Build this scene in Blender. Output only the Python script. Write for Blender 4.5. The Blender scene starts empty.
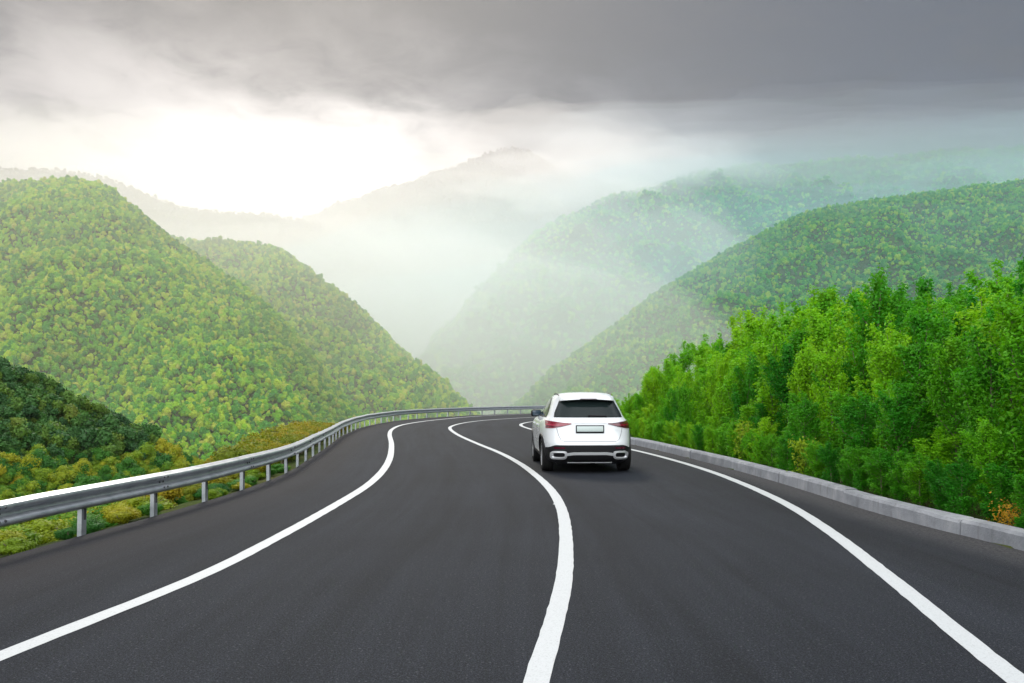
import bpy, bmesh, math, random
import numpy as np
from mathutils import Vector, Matrix, noise as mnoise

# ------------------------------------------------------------------ camera, world, sun
scn = bpy.context.scene
COL = scn.collection
rng = np.random.default_rng(7)
random.seed(7)
R = math.radians

F, YH, CAMH = 900.0, 392.0, 1.7            # focal length in pixels, horizon row, eye height
cam_d = bpy.data.cameras.new('camera')
cam = bpy.data.objects.new('camera', cam_d)
COL.objects.link(cam)
cam.location = (0, 0, CAMH)
cam.rotation_euler = (R(90), 0, 0)
cam_d.sensor_width = 36.0
cam_d.lens = F / 1024 * 36.0
cam_d.shift_y = (YH - 341.5) / 1024
cam_d.clip_start = 0.1
cam_d.clip_end = 30000
scn.camera = cam

SUN_AZ, SUN_EL = R(-14.0), R(38.0)
scn.view_settings.view_transform = 'Standard'
scn.view_settings.look = 'None'
scn.view_settings.exposure = 0.75
scn.view_settings.gamma = 1.0
scn.view_settings.use_curve_mapping = False
scn.cycles.max_bounces = 8
scn.cycles.diffuse_bounces = 3
scn.cycles.glossy_bounces = 2
scn.cycles.transmission_bounces = 3
scn.cycles.volume_bounces = 2
scn.cycles.transparent_max_bounces = 8
scn.cycles.sample_clamp_indirect = 6.0
scn.cycles.caustics_reflective = False
scn.cycles.caustics_refractive = False

sun_d = bpy.data.lights.new('sun', 'SUN')
sun_d.energy = 1.0
sun_d.angle = R(14)
sun_d.color = (1.0, 0.93, 0.80)
sun = bpy.data.objects.new('sun', sun_d)
COL.objects.link(sun)
sdir = Vector((math.sin(SUN_AZ) * math.cos(SUN_EL), math.cos(SUN_AZ) * math.cos(SUN_EL), math.sin(SUN_EL)))
sun.rotation_euler = sdir.to_track_quat('Z', 'Y').to_euler()
sun.location = sdir * 100


class NT:
    """small helper to write node trees"""
    def __init__(self, tree):
        self.t = tree

    def n(self, typ, inputs=None, **props):
        nd = self.t.nodes.new(typ)
        for k, v in props.items():
            setattr(nd, k, v)
        for k, v in (inputs or {}).items():
            self.set(nd, k, v)
        return nd

    def set(self, nd, k, v):
        sock = nd.inputs[k]
        if isinstance(v, bpy.types.NodeSocket):
            self.t.links.new(v, sock)
        elif isinstance(v, bpy.types.Node):
            self.t.links.new(v.outputs[0], sock)
        else:
            if isinstance(v, (tuple, list)) and len(v) == 3 and sock.type == 'RGBA':
                v = (*v, 1)
            sock.default_value = v

    def m(self, op, a, b=None, c=None, clamp=False):
        nd = self.t.nodes.new('ShaderNodeMath')
        nd.operation = op
        nd.use_clamp = clamp
        for i, v in enumerate((a, b, c)):
            if v is not None:
                self.set(nd, i, v)
        return nd.outputs[0]

    def ss(self, x, a, b):                      # smoothstep
        nd = self.n('ShaderNodeMapRange', interpolation_type='SMOOTHSTEP')
        self.set(nd, 'Value', x); self.set(nd, 'From Min', a); self.set(nd, 'From Max', b)
        return nd.outputs[0]

    def mix(self, f, a, b, mode='MIX'):
        nd = self.n('ShaderNodeMix', data_type='RGBA', blend_type=mode)
        self.set(nd, 0, f); self.set(nd, 6, a); self.set(nd, 7, b)
        return nd.outputs[2]

    def noise(self, vec, scale, detail=3, rough=0.5, dist=0.0):
        nd = self.n('ShaderNodeTexNoise', {'Scale': scale, 'Detail': detail, 'Roughness': rough, 'Distortion': dist})
        if vec is not None:
            self.set(nd, 'Vector', vec)
        return nd.outputs[0]

    def ramp(self, f, stops, interp='LINEAR'):
        nd = self.n('ShaderNodeValToRGB')
        cr = nd.color_ramp
        cr.interpolation = interp
        while len(cr.elements) < len(stops):
            cr.elements.new(0.5)
        for e, (p, c) in zip(cr.elements, stops):
            e.position = p
            e.color = (*c, 1)
        self.set(nd, 0, f)
        return nd.outputs[0]


world = bpy.data.worlds.new('World')
scn.world = world
world.use_nodes = True
wt = world.node_tree
wt.nodes.clear()
W = NT(wt)
out = W.n('ShaderNodeOutputWorld')
bg = W.n('ShaderNodeBackground', {'Strength': 0.1})
wt.links.new(bg.outputs[0], out.inputs[0])
nish = W.n('ShaderNodeTexSky', sky_type='NISHITA', sun_disc=False, sun_elevation=SUN_EL, sun_rotation=SUN_AZ)
tc = W.n('ShaderNodeTexCoord')
sep = W.n('ShaderNodeSeparateXYZ', {0: tc.outputs['Generated']})
sx, sy, sz = sep.outputs
az = W.m('ARCTAN2', sx, sy)                                 # 0 ahead, positive to the right
el = W.m('ARCSINE', sz)
cv = W.n('ShaderNodeCombineXYZ', {0: az, 1: W.m('MULTIPLY', el, 2.2), 2: 0.3}).outputs[0]
n1 = W.m('SUBTRACT', W.noise(cv, 5.0, 5, 0.55, 0.3), 0.5)
n2 = W.m('SUBTRACT', W.noise(cv, 16.0, 4, 0.55, 0.6), 0.5)
elw = W.m('ADD', el, W.m('ADD', W.m('MULTIPLY', n1, 0.16), W.m('MULTIPLY', n2, 0.045)))
azw = W.m('ADD', az, W.m('MULTIPLY', n1, 0.25))
# bright break in the cloud where the sun stands behind it
da = W.m('DIVIDE', W.m('ADD', azw, 0.20), 0.21)
de = W.m('DIVIDE', W.m('SUBTRACT', elw, 0.175), 0.075)
glow = W.m('EXPONENT', W.m('MULTIPLY', W.m('ADD', W.m('MULTIPLY', da, da), W.m('MULTIPLY', de, de)), -1.0))
# broad brightness to the left
left = W.m('MULTIPLY', W.ss(azw, 0.35, -0.45), W.ss(elw, 0.35, 0.20))
dark_top = W.ss(W.m('ADD', elw, W.m('MULTIPLY', W.ss(az, -0.15, 0.40), 0.09)), 0.20, 0.43)
over = W.ss(el, 0.48, 0.85)                                  # overcast overhead, out of view, brightened to light the ground
back = W.m('MULTIPLY', W.ss(sy, 0.1, -0.6), W.ss(el, -0.02, 0.25))  # unseen sky behind the camera, brightened to light hill fronts and car rear
g0 = W.mix(W.ss(az, -0.30, 0.42), (0.42, 0.385, 0.37), (0.105, 0.130, 0.178))
g1 = W.mix(dark_top, g0, W.mix(W.ss(az, -0.2, 0.45), (0.050, 0.044, 0.041), (0.044, 0.050, 0.066)))
g2 = W.mix(left, g1, (0.36, 0.335, 0.32))
g3 = W.mix(W.m('MULTIPLY', W.m('ADD', n2, W.m('MULTIPLY', n1, 0.7)), 1.5, clamp=True), g2, (0.06, 0.058, 0.06))
g4 = W.mix(glow, g3, (1.7, 1.615, 1.496))
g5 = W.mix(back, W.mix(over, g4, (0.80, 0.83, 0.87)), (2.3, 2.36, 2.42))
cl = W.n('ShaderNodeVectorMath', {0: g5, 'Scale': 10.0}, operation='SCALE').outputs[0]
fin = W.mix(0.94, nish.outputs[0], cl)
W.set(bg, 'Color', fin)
world.cycles.sampling_method = 'AUTOMATIC'


# ------------------------------------------------------------------ helpers
def link(o, parent=None):
    COL.objects.link(o)
    if parent is not None:
        o.parent = parent
    return o


def tag(o, label=None, cat=None, group=None, kind=None):
    if label: o['label'] = label
    if cat: o['category'] = cat
    if group: o['group'] = group
    if kind: o['kind'] = kind
    return o


def mesh_np(name, verts, faces, mat=None, parent=None, smooth=False, mats=None):
    me = bpy.data.meshes.new(name)
    me.from_pydata([tuple(v) for v in verts], [], [tuple(int(i) for i in f) for f in faces])
    me.validate()
    if mat: me.materials.append(mat)
    me.update()
    if smooth:
        me.polygons.foreach_set('use_smooth', np.ones(len(me.polygons), bool))
    o = bpy.data.objects.new(name, me)
    return link(o, parent)


def empty(name, loc, rz=0.0):
    o = bpy.data.objects.new(name, None)
    o.location = loc
    o.rotation_euler = (0, 0, rz)
    o.empty_display_size = 0.3
    return link(o)


def new_mat(name):
    m = bpy.data.materials.new(name)
    m.use_nodes = True
    t = m.node_tree
    t.nodes.clear()
    return m, NT(t)


def pmat(name, color=(0.5, 0.5, 0.5), rough=0.5, metal=0.0, build=None, **kw):
    m, N = new_mat(name)
    o = N.n('ShaderNodeOutputMaterial')
    p = N.n('ShaderNodeBsdfPrincipled', {'Base Color': color, 'Roughness': rough, 'Metallic': metal})
    for k, v in kw.items():
        N.set(p, k.replace('_', ' '), v)
    N.t.links.new(p.outputs[0], o.inputs[0])
    if build:
        build(N, p)
    return m


def bump(N, p, h, strength, dist=0.01):
    b = N.n('ShaderNodeBump', {'Strength': strength, 'Distance': dist, 'Height': h})
    N.set(p, 'Normal', b.outputs[0])


def spline(pts, n):
    """Catmull-Rom through points, resampled to n equal steps of arc length"""
    P = np.asarray(pts, float)
    P = np.vstack([2 * P[0] - P[1], P, 2 * P[-1] - P[-2]])
    out = []
    for i in range(1, len(P) - 2):
        p0, p1, p2, p3 = P[i - 1:i + 3]
        for t in np.linspace(0, 1, 24, endpoint=False):
            out.append(0.5 * ((2 * p1) + (-p0 + p2) * t + (2 * p0 - 5 * p1 + 4 * p2 - p3) * t * t + (-p0 + 3 * p1 - 3 * p2 + p3) * t ** 3))
    out.append(P[-2])
    out = np.array(out)
    for _ in range(10):                                   # light smoothing
        out[1:-1] = 0.25 * out[:-2] + 0.5 * out[1:-1] + 0.25 * out[2:]
    s = np.r_[0, np.cumsum(np.linalg.norm(np.diff(out, axis=0), axis=1))]
    q = np.linspace(0, s[-1], n)
    return np.stack([np.interp(q, s, out[:, k]) for k in range(out.shape[1])], 1)


def normals2(P):
    T = np.gradient(P, axis=0)
    T /= np.linalg.norm(T, axis=1)[:, None] + 1e-9
    return np.stack([T[:, 1], -T[:, 0]], 1)               # to the right of travel


# ------------------------------------------------------------------ road plan (metres, x right, y ahead)
EDGE = [(-6.6, -14), (-6.1, -4), (-5.55, 4), (-5.24, 9.2), (-4.88, 12.5), (-4.68, 15.8), (-4.75, 19.0), (-5.22, 23.4), (-5.8, 28.5), (-6.6, 35),
        (-7.15, 42.5), (-7.15, 48.5), (-6.65, 54.5), (-5.5, 59.3), (-3.2, 65), (-0.3, 69.6), (3.5, 74), (10, 79.5), (20, 85.5), (36, 91), (60, 95)]
LEFT = [(-5.6, -14), (-4.5, -4), (-3.55, 4), (-3.29, 5.8), (-2.88, 8.3), (-2.74, 10.6), (-2.66, 13.2), (-2.63, 16.2), (-2.76, 19), (-3.02, 22), (-3.4, 25.3),
        (-4.02, 30), (-4.95, 36.4), (-5.5, 41.5), (-5.66, 46.5), (-5.2, 51.5), (-4.4, 55.8), (-2.9, 61.7), (-0.6, 66.9), (2.6, 71.4), (9, 77.2), (19.4, 83.4), (35.5, 89), (60, 93)]
CEN = [(-2.3, -14), (-1.1, -4), (0.0, 4), (0.14, 5.26), (0.34, 6.9), (0.5, 8.5), (0.65, 10.9), (0.72, 13.2), (0.68, 15.5), (0.5, 18.2), (0.17, 21.5),
       (-0.35, 25.2), (-1.12, 29.5), (-2.1, 35.4), (-2.85, 41.4), (-2.98, 45.3), (-2.62, 49.6), (-1.7, 53.8), (0.1, 58.0), (3.6, 64.0), (10.0, 71.0), (20.5, 78.5), (36, 84.4), (60, 88.5)]
RIGHT = [(1.1, -14), (2.2, -4), (2.85, 4), (2.98, 5.3), (3.22, 6.8), (3.5, 8.5), (3.85, 10.8), (4.15, 13.5), (4.27, 16.4), (4.23, 19.5), (3.97, 23.0),
         (3.5, 26.7), (2.6, 31.2), (1.55, 36.5), (0.8, 41.6), (0.45, 46), (0.72, 49.5), (1.7, 53), (4.6, 58.2), (10.5, 65.5), (21, 73.6), (36.5, 80), (60, 84)]
KERB = [(7.2, -14), (6.5, -2), (5.9, 4), (5.47, 9.6), (5.25, 11.3), (5.1, 13.2), (5.0, 17.0), (4.72, 21.4), (4.05, 28.0), (3.1, 34), (2.35, 40), (2.1, 45), (2.45, 49), (3.6, 52.8),
        (6.5, 57.2), (12, 63.2), (21.8, 70.5), (37, 77), (60, 81.3)]

NR = 260
edge = spline(EDGE, NR)
kerb = spline(KERB, NR)

# asphalt
def asphalt(N, p):
    g = N.n('ShaderNodeNewGeometry').outputs['Position']
    uv = N.n('ShaderNodeUVMap').outputs[0]
    fine = N.noise(g, 85.0, 3, 0.8)
    mid = N.noise(g, 22.0, 4, 0.75)
    big = N.noise(g, 0.45, 4, 0.6, 0.4)
    streak = N.noise(N.n('ShaderNodeVectorMath', {0: uv, 1: (46.0, 0.16, 1.0)}, operation='MULTIPLY').outputs[0], 1.0, 4, 0.6, 0.3)
    streak2 = N.noise(N.n('ShaderNodeVectorMath', {0: uv, 1: (13.0, 0.045, 1.0)}, operation='MULTIPLY').outputs[0], 1.0, 3, 0.55, 0.2)
    su = N.n('ShaderNodeSeparateXYZ', {0: uv}).outputs[0]
    c = N.ramp(fine, [(0.32, (0.0034, 0.0043, 0.0064)), (0.5, (0.0125, 0.0150, 0.0215)), (0.66, (0.055, 0.063, 0.082))])
    c = N.mix(N.m('MULTIPLY', N.ss(mid, 0.48, 0.70), 0.45), c, (0.042, 0.046, 0.055))
    chip = N.noise(g, 46.0, 2, 0.6)
    c = N.mix(N.m('MULTIPLY', N.ss(chip, 0.61, 0.71), 0.8), c, (0.105, 0.112, 0.125))
    c = N.mix(N.m('MULTIPLY', N.ss(chip, 0.40, 0.31), 0.75), c, (0.006, 0.006, 0.007))
    k = N.m('ADD', 0.42, N.m('MULTIPLY', big, 0.36))
    k = N.m('ADD', k, N.m('MULTIPLY', N.m('SUBTRACT', streak, 0.5), 0.6))
    k = N.m('ADD', k, N.m('MULTIPLY', N.m('SUBTRACT', streak2, 0.5), 0.65))
    c = N.mix(1.0, c, N.n('ShaderNodeCombineXYZ', {0: k, 1: k, 2: k}).outputs[0], 'MULTIPLY')
    # gravel and dust swept against the kerb
    dust = N.m('MULTIPLY', N.ss(N.m('ADD', su, N.m('MULTIPLY', N.m('SUBTRACT', big, 0.5), 0.06)), 0.915, 0.99), N.ss(mid, 0.3, 0.65))
    c = N.mix(N.m('MULTIPLY', dust, 0.6), c, (0.085, 0.080, 0.078))
    c = N.mix(N.m('MULTIPLY', N.ss(su, 0.16, 0.03), 0.35), c, (0.035, 0.030, 0.030))
    N.set(p, 'Base Color', c)
    N.set(p, 'Roughness', N.m('ADD', 0.72, N.m('MULTIPLY', mid, 0.2)))
    bump(N, p, N.m('ADD', fine, N.m('MULTIPLY', mid, 0.7)), 0.55, 0.012)

M_ASPHALT = pmat('asphalt', rough=0.85, build=asphalt, Specular_IOR_Level=0.12)

NX = 14
V = []; Fc = []; UV = []
along = np.r_[0, np.cumsum(np.linalg.norm(np.diff((edge + kerb) / 2, axis=0), axis=1))]
for i in range(NR):
    for j in range(NX + 1):
        t = j / NX
        p = edge[i] * (1 - t) + kerb[i] * t
        V.append((p[0], p[1], 0.0))
        UV.append((t, along[i]))
for i in range(NR - 1):
    for j in range(NX):
        a = i * (NX + 1) + j
        Fc.append((a, a + 1, a + NX + 2, a + NX + 1))
road = mesh_np('road', V, Fc, M_ASPHALT)
uvl = road.data.uv_layers.new(name='UVMap')
li = np.zeros(len(road.data.loops), int)
road.data.loops.foreach_get('vertex_index', li)
uvl.data.foreach_set('uv', np.array(UV, np.float32)[li].ravel())
tag(road, 'dark grey asphalt road winding to the left then right', kind='structure')

# painted lines
def paint(N, p):
    g = N.n('ShaderNodeNewGeometry').outputs['Position']
    fine = N.noise(g, 70.0, 4, 0.75)
    mid = N.noise(g, 6.0, 4, 0.65)
    c = N.mix(N.m('MULTIPLY', N.ss(fine, 0.50, 0.70), 0.55), (0.39, 0.405, 0.415), (0.15, 0.15, 0.155))
    c = N.mix(N.m('MULTIPLY', N.ss(mid, 0.5, 0.8), 0.35), c, (0.33, 0.34, 0.345))
    N.set(p, 'Base Color', c)
    bump(N, p, fine, 0.4, 0.008)

M_PAINT = pmat('road_paint', rough=0.6, build=paint)


def marking(name, pts, width, label, smear=None):
    n = 900
    P = spline(pts, n)
    nn = normals2(P)
    V = []; Fc = []
    for i in range(n):
        s = i * 0.37
        for sgn in (-1, 1):
            w = width / 2 + 0.004 * mnoise.noise((s * 2.1, sgn * 9.0, 3)) + 0.003 * mnoise.noise((s * 9.0, sgn * 4.0, 1)) + 0.003 * random.uniform(-1, 1)
            q = P[i] + nn[i] * sgn * w
            V.append((q[0], q[1], 0.004))
    for i in range(n - 1):
        Fc.append((2 * i, 2 * i + 1, 2 * i + 3, 2 * i + 2))
    for (cx, cy, rx, ry) in smear or ():
        b = len(V)
        m = 14
        for k in range(m):
            a = 2 * math.pi * k / m
            r = 1 + 0.8 * mnoise.noise((math.cos(a) * 3.1 + cx * 5, math.sin(a) * 2.7, cy))
            V.append((cx + rx * r * math.cos(a), cy + ry * r * math.sin(a), 0.0065))
        Fc.append(tuple(range(b, b + m)))
    o = mesh_np(name, V, Fc, M_PAINT)
    return tag(o, label, kind='structure')


marking('road_marking', LEFT, 0.165, 'white edge line on the guardrail side of the road')
marking('road_marking', CEN, 0.155, 'white centre line left of the car', [(0.642, 13.6, 0.022, 0.06)])
marking('road_marking', RIGHT, 0.165, 'white edge line on the kerb side of the road')


# kerb
def concrete(N, p):
    g = N.n('ShaderNodeNewGeometry').outputs['Position']
    a = N.noise(g, 2.3, 5, 0.65, 0.4)
    b = N.noise(g, 45.0, 3, 0.7)
    st = N.noise(N.n('ShaderNodeVectorMath', {0: g, 1: (9.0, 9.0, 1.2)}, operation='MULTIPLY').outputs[0], 1.0, 4, 0.65)
    c = N.ramp(a, [(0.3, (0.14, 0.15, 0.168)), (0.55, (0.22, 0.23, 0.25)), (0.75, (0.31, 0.315, 0.325))])
    c = N.mix(N.m('MULTIPLY', N.ss(st, 0.52, 0.72), 0.5), c, (0.11, 0.11, 0.115))
    c = N.mix(N.m('MULTIPLY', N.ss(b, 0.55, 0.75), 0.3), c, (0.18, 0.18, 0.18))
    N.set(p, 'Base Color', c)
    bump(N, p, N.m('ADD', b, a), 0.5, 0.02)

M_CONC = pmat('concrete', rough=0.85, build=concrete)


def kerb_mesh():
    n = 560
    P = spline(KERB, n)
    nn = normals2(P)
    s = np.r_[0, np.cumsum(np.linalg.norm(np.diff(P, axis=0), axis=1))]
    V = []; Fc = []
    L, GAP = 3.1, 0.018
    k = 0
    while (k + 1) * L < s[-1] and k < 60:
        a, b = k * L + GAP / 2, (k + 1) * L - GAP / 2
        jt = random.uniform(-0.012, 0.012)
        jh = random.uniform(-0.012, 0.012)
        base = len(V)
        m = 9
        for q in np.linspace(a, b, m):
            c = np.array([np.interp(q, s, P[:, 0]), np.interp(q, s, P[:, 1])])
            d = np.array([np.interp(q, s, nn[:, 0]), np.interp(q, s, nn[:, 1])])
            chip = 0.006 * mnoise.noise((q * 3, 1, 2)) - (0.02 if random.random() < 0.10 else 0)
            for (u, z) in ((0.0, -0.1), (0.012, 0.16 + jh + chip), (0.035, 0.198 + jh + chip), (0.20, 0.205 + jh), (0.225, 0.18 + jh), (0.23, -0.1)):
                r = c + d * (u + jt)
                V.append((r[0], r[1], z))
        for i in range(m - 1):
            for j in range(5):
                A = base + i * 6 + j
                Fc.append((A, A + 1, A + 7, A + 6))
        Fc.append(tuple(base + j for j in range(5, -1, -1)))
        Fc.append(tuple(base + (m - 1) * 6 + j for j in range(6)))
        k += 1
    return mesh_np('kerb', V, Fc, M_CONC)


tag(kerb_mesh(), 'low grey concrete kerb along the right side', kind='structure')


# ------------------------------------------------------------------ near terrain
def seg_dist(Q, P):
    best = np.full(len(Q), 1e9)
    for i in range(len(P) - 1):
        a, b = P[i], P[i + 1]
        ab = b - a
        t = np.clip(((Q - a) @ ab) / (ab @ ab), 0, 1)
        d = np.linalg.norm(Q - (a + t[:, None] * ab), axis=1)
        best = np.minimum(best, d)
    return best


def inside_poly(Q, poly):
    x, y = Q[:, 0], Q[:, 1]
    r = np.zeros(len(Q), bool)
    j = len(poly) - 1
    for i in range(len(poly)):
        xi, yi = poly[i]; xj, yj = poly[j]
        c = ((yi > y) != (yj > y)) & (x < (xj - xi) * (y - yi) / (yj - yi + 1e-12) + xi)
        r ^= c
        j = i
    return r


EC = np.vstack([[(-9.5, -70)], edge[::4], [(140, 104)], [(400, 110)]])
KC = np.vstack([[(11.0, -70)], kerb[::4], [(140, 91)], [(400, 98)]])
ROADPOLY = np.vstack([EC, KC[::-1]])
RIGHTPOLY = np.vstack([KC, [(400, -70)]])


def fbm(x, y, s, oct=4, seed=0.0):
    return mnoise.fractal((x * s + seed, y * s - seed * 0.7, seed * 1.3), 0.9, 2.1, oct)


def sstep(x, a, b):
    t = np.clip((x - a) / (b - a), 0, 1)
    return t * t * (3 - 2 * t)


VALLEY = -52.0


def near_height(Q, rough=True):
    Q = np.asarray(Q, float)
    dE = seg_dist(Q, EC)
    dK = seg_dist(Q, KC)
    ins = inside_poly(Q, ROADPOLY)
    rt = inside_poly(Q, RIGHTPOLY)
    nz = np.array([fbm(q[0], q[1], 0.07, 4, 3.0) for q in Q]) if rough else np.zeros(len(Q))
    left = -0.08 - 0.12 * np.clip(dE, 0, 0.8) - 0.62 * np.clip(dE - 0.8, 0, 25) - 0.04 * np.clip(dE - 25.8, 0, 95) - 0.35 * np.clip(dE - 120.8, 0, 200)
    left = left + nz * np.clip(dE - 0.5, 0, 8) * 0.18
    left = np.maximum(left, VALLEY + 1.0 + nz)
    rgt = 0.02 + 0.05 * np.clip(dK - 0.3, 0, 4) + 0.12 * np.clip(dK - 4.3, 0, 14) + nz * np.clip(dK - 0.4, 0, 5) * 0.08
    rgt = rgt - 0.4 * np.clip(dK - 45, 0, 200)
    rgt = np.maximum(rgt, VALLEY + 1.0 + nz)
    z = np.where(rt, rgt, left)
    z = np.where(ins, -0.12, z)
    # just outside the asphalt stay under the surface
    return z


def near_z(x, y):
    return float(near_height([(x, y)])[0])


gx = np.r_[np.linspace(-190, -40, 50, endpoint=False), np.linspace(-40, -10, 50, endpoint=False), np.linspace(-10, 12, 74, endpoint=False), np.linspace(12, 40, 40, endpoint=False), np.linspace(40, 190, 40)]
gy = np.r_[np.linspace(-60, -4, 20, endpoint=False), np.linspace(-4, 90, 190, endpoint=False), np.linspace(90, 260, 50)]
XX, YY = np.meshgrid(gx, gy, indexing='ij')
Q = np.stack([XX.ravel(), YY.ravel()], 1)
ZZ = near_height(Q)


def soil(N, p):
    g = N.n('ShaderNodeNewGeometry').outputs['Position']
    a = N.noise(g, 0.7, 5, 0.6, 0.3)
    b = N.noise(g, 12.0, 4, 0.7)
    c = N.ramp(a, [(0.3, (0.020, 0.040, 0.008)), (0.5, (0.045, 0.065, 0.012)), (0.7, (0.075, 0.070, 0.022))])
    c = N.mix(N.m('MULTIPLY', N.ss(b, 0.45, 0.7), 0.5), c, (0.025, 0.028, 0.010))
    N.set(p, 'Base Color', c)
    bump(N, p, b, 0.8, 0.12)

M_SOIL = pmat('overgrown_soil', rough=0.95, build=soil, Specular_IOR_Level=0.1)
ny = len(gy)
Fc = [(i * ny + j, (i + 1) * ny + j, (i + 1) * ny + j + 1, i * ny + j + 1) for i in range(len(gx) - 1) for j in range(ny - 1)]
tag(mesh_np('terrain', np.c_[Q, ZZ], Fc, M_SOIL, smooth=True), 'overgrown embankment around the road', kind='structure')

# valley floor, one sheet to the horizon
GX, GY0, GY1 = 3600, -500, 4700
g = mesh_np('ground', [(-GX, GY0, VALLEY), (GX, GY0, VALLEY), (GX, GY1, VALLEY), (-GX, GY1, VALLEY)], [(0, 1, 2, 3)], M_SOIL)
tag(g, 'valley floor', kind='structure')


# ------------------------------------------------------------------ foliage materials
def foliage_mat(name, stops, noise_scale, patch=None, rough=0.6, trans=0.35, per_object=0.5, tcol=1.6):
    """leaf colour from a per-plant random value mixed with positional noise; part of the light passes through the leaf"""
    m, N = new_mat(name)
    o = N.n('ShaderNodeOutputMaterial')
    rnd = N.n('ShaderNodeObjectInfo').outputs['Random']
    g = N.n('ShaderNodeNewGeometry').outputs['Position']
    nz = N.noise(g, noise_scale, 3, 0.6)
    f = N.m('ADD', N.m('MULTIPLY', rnd, per_object), N.m('MULTIPLY', N.m('ADD', N.m('MULTIPLY', N.m('SUBTRACT', nz, 0.5), 1.6), 0.5), 1 - per_object), clamp=True)
    c = N.ramp(f, stops)
    if patch:
        sc, col, lo, hi, amt = patch
        pz = N.noise(g, sc, 3, 0.55, 0.4)
        c = N.mix(N.m('MULTIPLY', N.ss(pz, lo, hi), amt), c, col)
    p = N.n('ShaderNodeBsdfPrincipled', {'Base Color': c, 'Roughness': rough, 'Specular IOR Level': 0.25})
    tl = N.n('ShaderNodeBsdfTranslucent', {'Color': N.mix(1.0, c, (tcol, tcol * 0.92, tcol * 0.5), 'MULTIPLY')})
    mx = N.n('ShaderNodeMixShader', {0: trans, 1: p.outputs[0], 2: tl.outputs[0]})
    N.t.links.new(mx.outputs[0], o.inputs[0])
    return m


M_HILLTREE = foliage_mat('hill_foliage', [(0.0, (0.014, 0.140, 0.022)), (0.25, (0.042, 0.240, 0.014)), (0.5, (0.145, 0.37, 0.004)), (0.8, (0.33, 0.46, 0.005)), (1.0, (0.42, 0.38, 0.090))],
                         0.25, patch=(0.012, (0.030, 0.090, 0.020), 0.45, 0.7, 0.55), per_object=0.85, trans=0.25)
M_HILLGREEN = foliage_mat('green_hill_foliage', [(0.0, (0.008, 0.130, 0.034)), (0.3, (0.024, 0.230, 0.022)), (0.6, (0.085, 0.340, 0.012)), (0.88, (0.26, 0.43, 0.012)), (1.0, (0.34, 0.37, 0.10))],
                          0.25, patch=(0.010, (0.020, 0.170, 0.040), 0.45, 0.7, 0.55), per_object=0.85, trans=0.25)
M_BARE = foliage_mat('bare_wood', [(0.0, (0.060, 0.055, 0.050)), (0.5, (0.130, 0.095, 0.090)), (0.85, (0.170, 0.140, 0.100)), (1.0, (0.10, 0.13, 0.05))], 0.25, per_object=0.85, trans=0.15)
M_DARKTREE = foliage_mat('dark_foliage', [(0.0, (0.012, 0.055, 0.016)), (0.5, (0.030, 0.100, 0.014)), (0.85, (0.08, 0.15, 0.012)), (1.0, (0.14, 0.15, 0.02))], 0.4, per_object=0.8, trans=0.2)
M_SLOPE = foliage_mat('slope_foliage', [(0.0, (0.012, 0.085, 0.014)), (0.35, (0.040, 0.150, 0.008)), (0.65, (0.14, 0.22, 0.006)), (0.9, (0.27, 0.26, 0.008)), (1.0, (0.24, 0.12, 0.02))], 0.9, per_object=0.8, trans=0.3)
M_OCHRE = foliage_mat('ochre_foliage', [(0.0, (0.05, 0.11, 0.005)), (0.35, (0.13, 0.16, 0.005)), (0.7, (0.23, 0.19, 0.006)), (1.0, (0.24, 0.13, 0.012))], 2.5, per_object=0.55, trans=0.3)
M_SAPLING = foliage_mat('sapling_leaf', [(0.0, (0.009, 0.135, 0.003)), (0.35, (0.025, 0.200, 0.003)), (0.7, (0.085, 0.300, 0.003)), (1.0, (0.21, 0.39, 0.004))], 1.1, per_object=0.45, trans=0.42)
M_YSAPLING = foliage_mat('yellow_sapling_leaf', [(0.0, (0.045, 0.26, 0.003)), (0.4, (0.11, 0.35, 0.003)), (0.8, (0.21, 0.42, 0.004)), (1.0, (0.30, 0.44, 0.008))], 1.1, per_object=0.45, trans=0.42)
M_YELLOW = foliage_mat('yellow_leaf', [(0.0, (0.10, 0.22, 0.006)), (0.5, (0.20, 0.31, 0.010)), (1.0, (0.30, 0.36, 0.02))], 3.0, per_object=0.2, trans=0.35)
M_ORANGE = foliage_mat('orange_leaf', [(0.0, (0.20, 0.13, 0.01)), (0.5, (0.36, 0.20, 0.012)), (1.0, (0.45, 0.27, 0.02))], 6.0, per_object=0.2, trans=0.3)


def bark(N, p):
    g = N.n('ShaderNodeNewGeometry').outputs['Position']
    a = N.noise(N.n('ShaderNodeVectorMath', {0: g, 1: (30.0, 30.0, 6.0)}, operation='MULTIPLY').outputs[0], 1.0, 4, 0.6)
    N.set(p, 'Base Color', N.ramp(a, [(0.3, (0.06, 0.05, 0.03)), (0.7, (0.20, 0.18, 0.11))]))

M_BARK = pmat('bark', rough=0.9, build=bark)


# ------------------------------------------------------------------ foliage meshes
def leaf_quads(C, Nrm, size, rg, aspect=0.62):
    """one folded leaf-shaped quad at each centre C facing roughly along Nrm"""
    n = len(C)
    r = rg.normal(size=(n, 3))
    T = np.cross(Nrm, r)
    T /= np.linalg.norm(T, axis=1)[:, None] + 1e-9
    B = np.cross(Nrm, T)
    s = size * rg.uniform(0.65, 1.3, size=(n, 1))
    a = C - T * s * 0.5
    b = C + B * s * 0.5 * aspect - Nrm * s * 0.10
    c = C + T * s * 0.5
    d = C - B * s * 0.5 * aspect - Nrm * s * 0.10
    V = np.stack([a, b, c, d], 1).reshape(-1, 3)
    Fq = np.arange(4 * n).reshape(n, 4)
    return V, Fq


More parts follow.
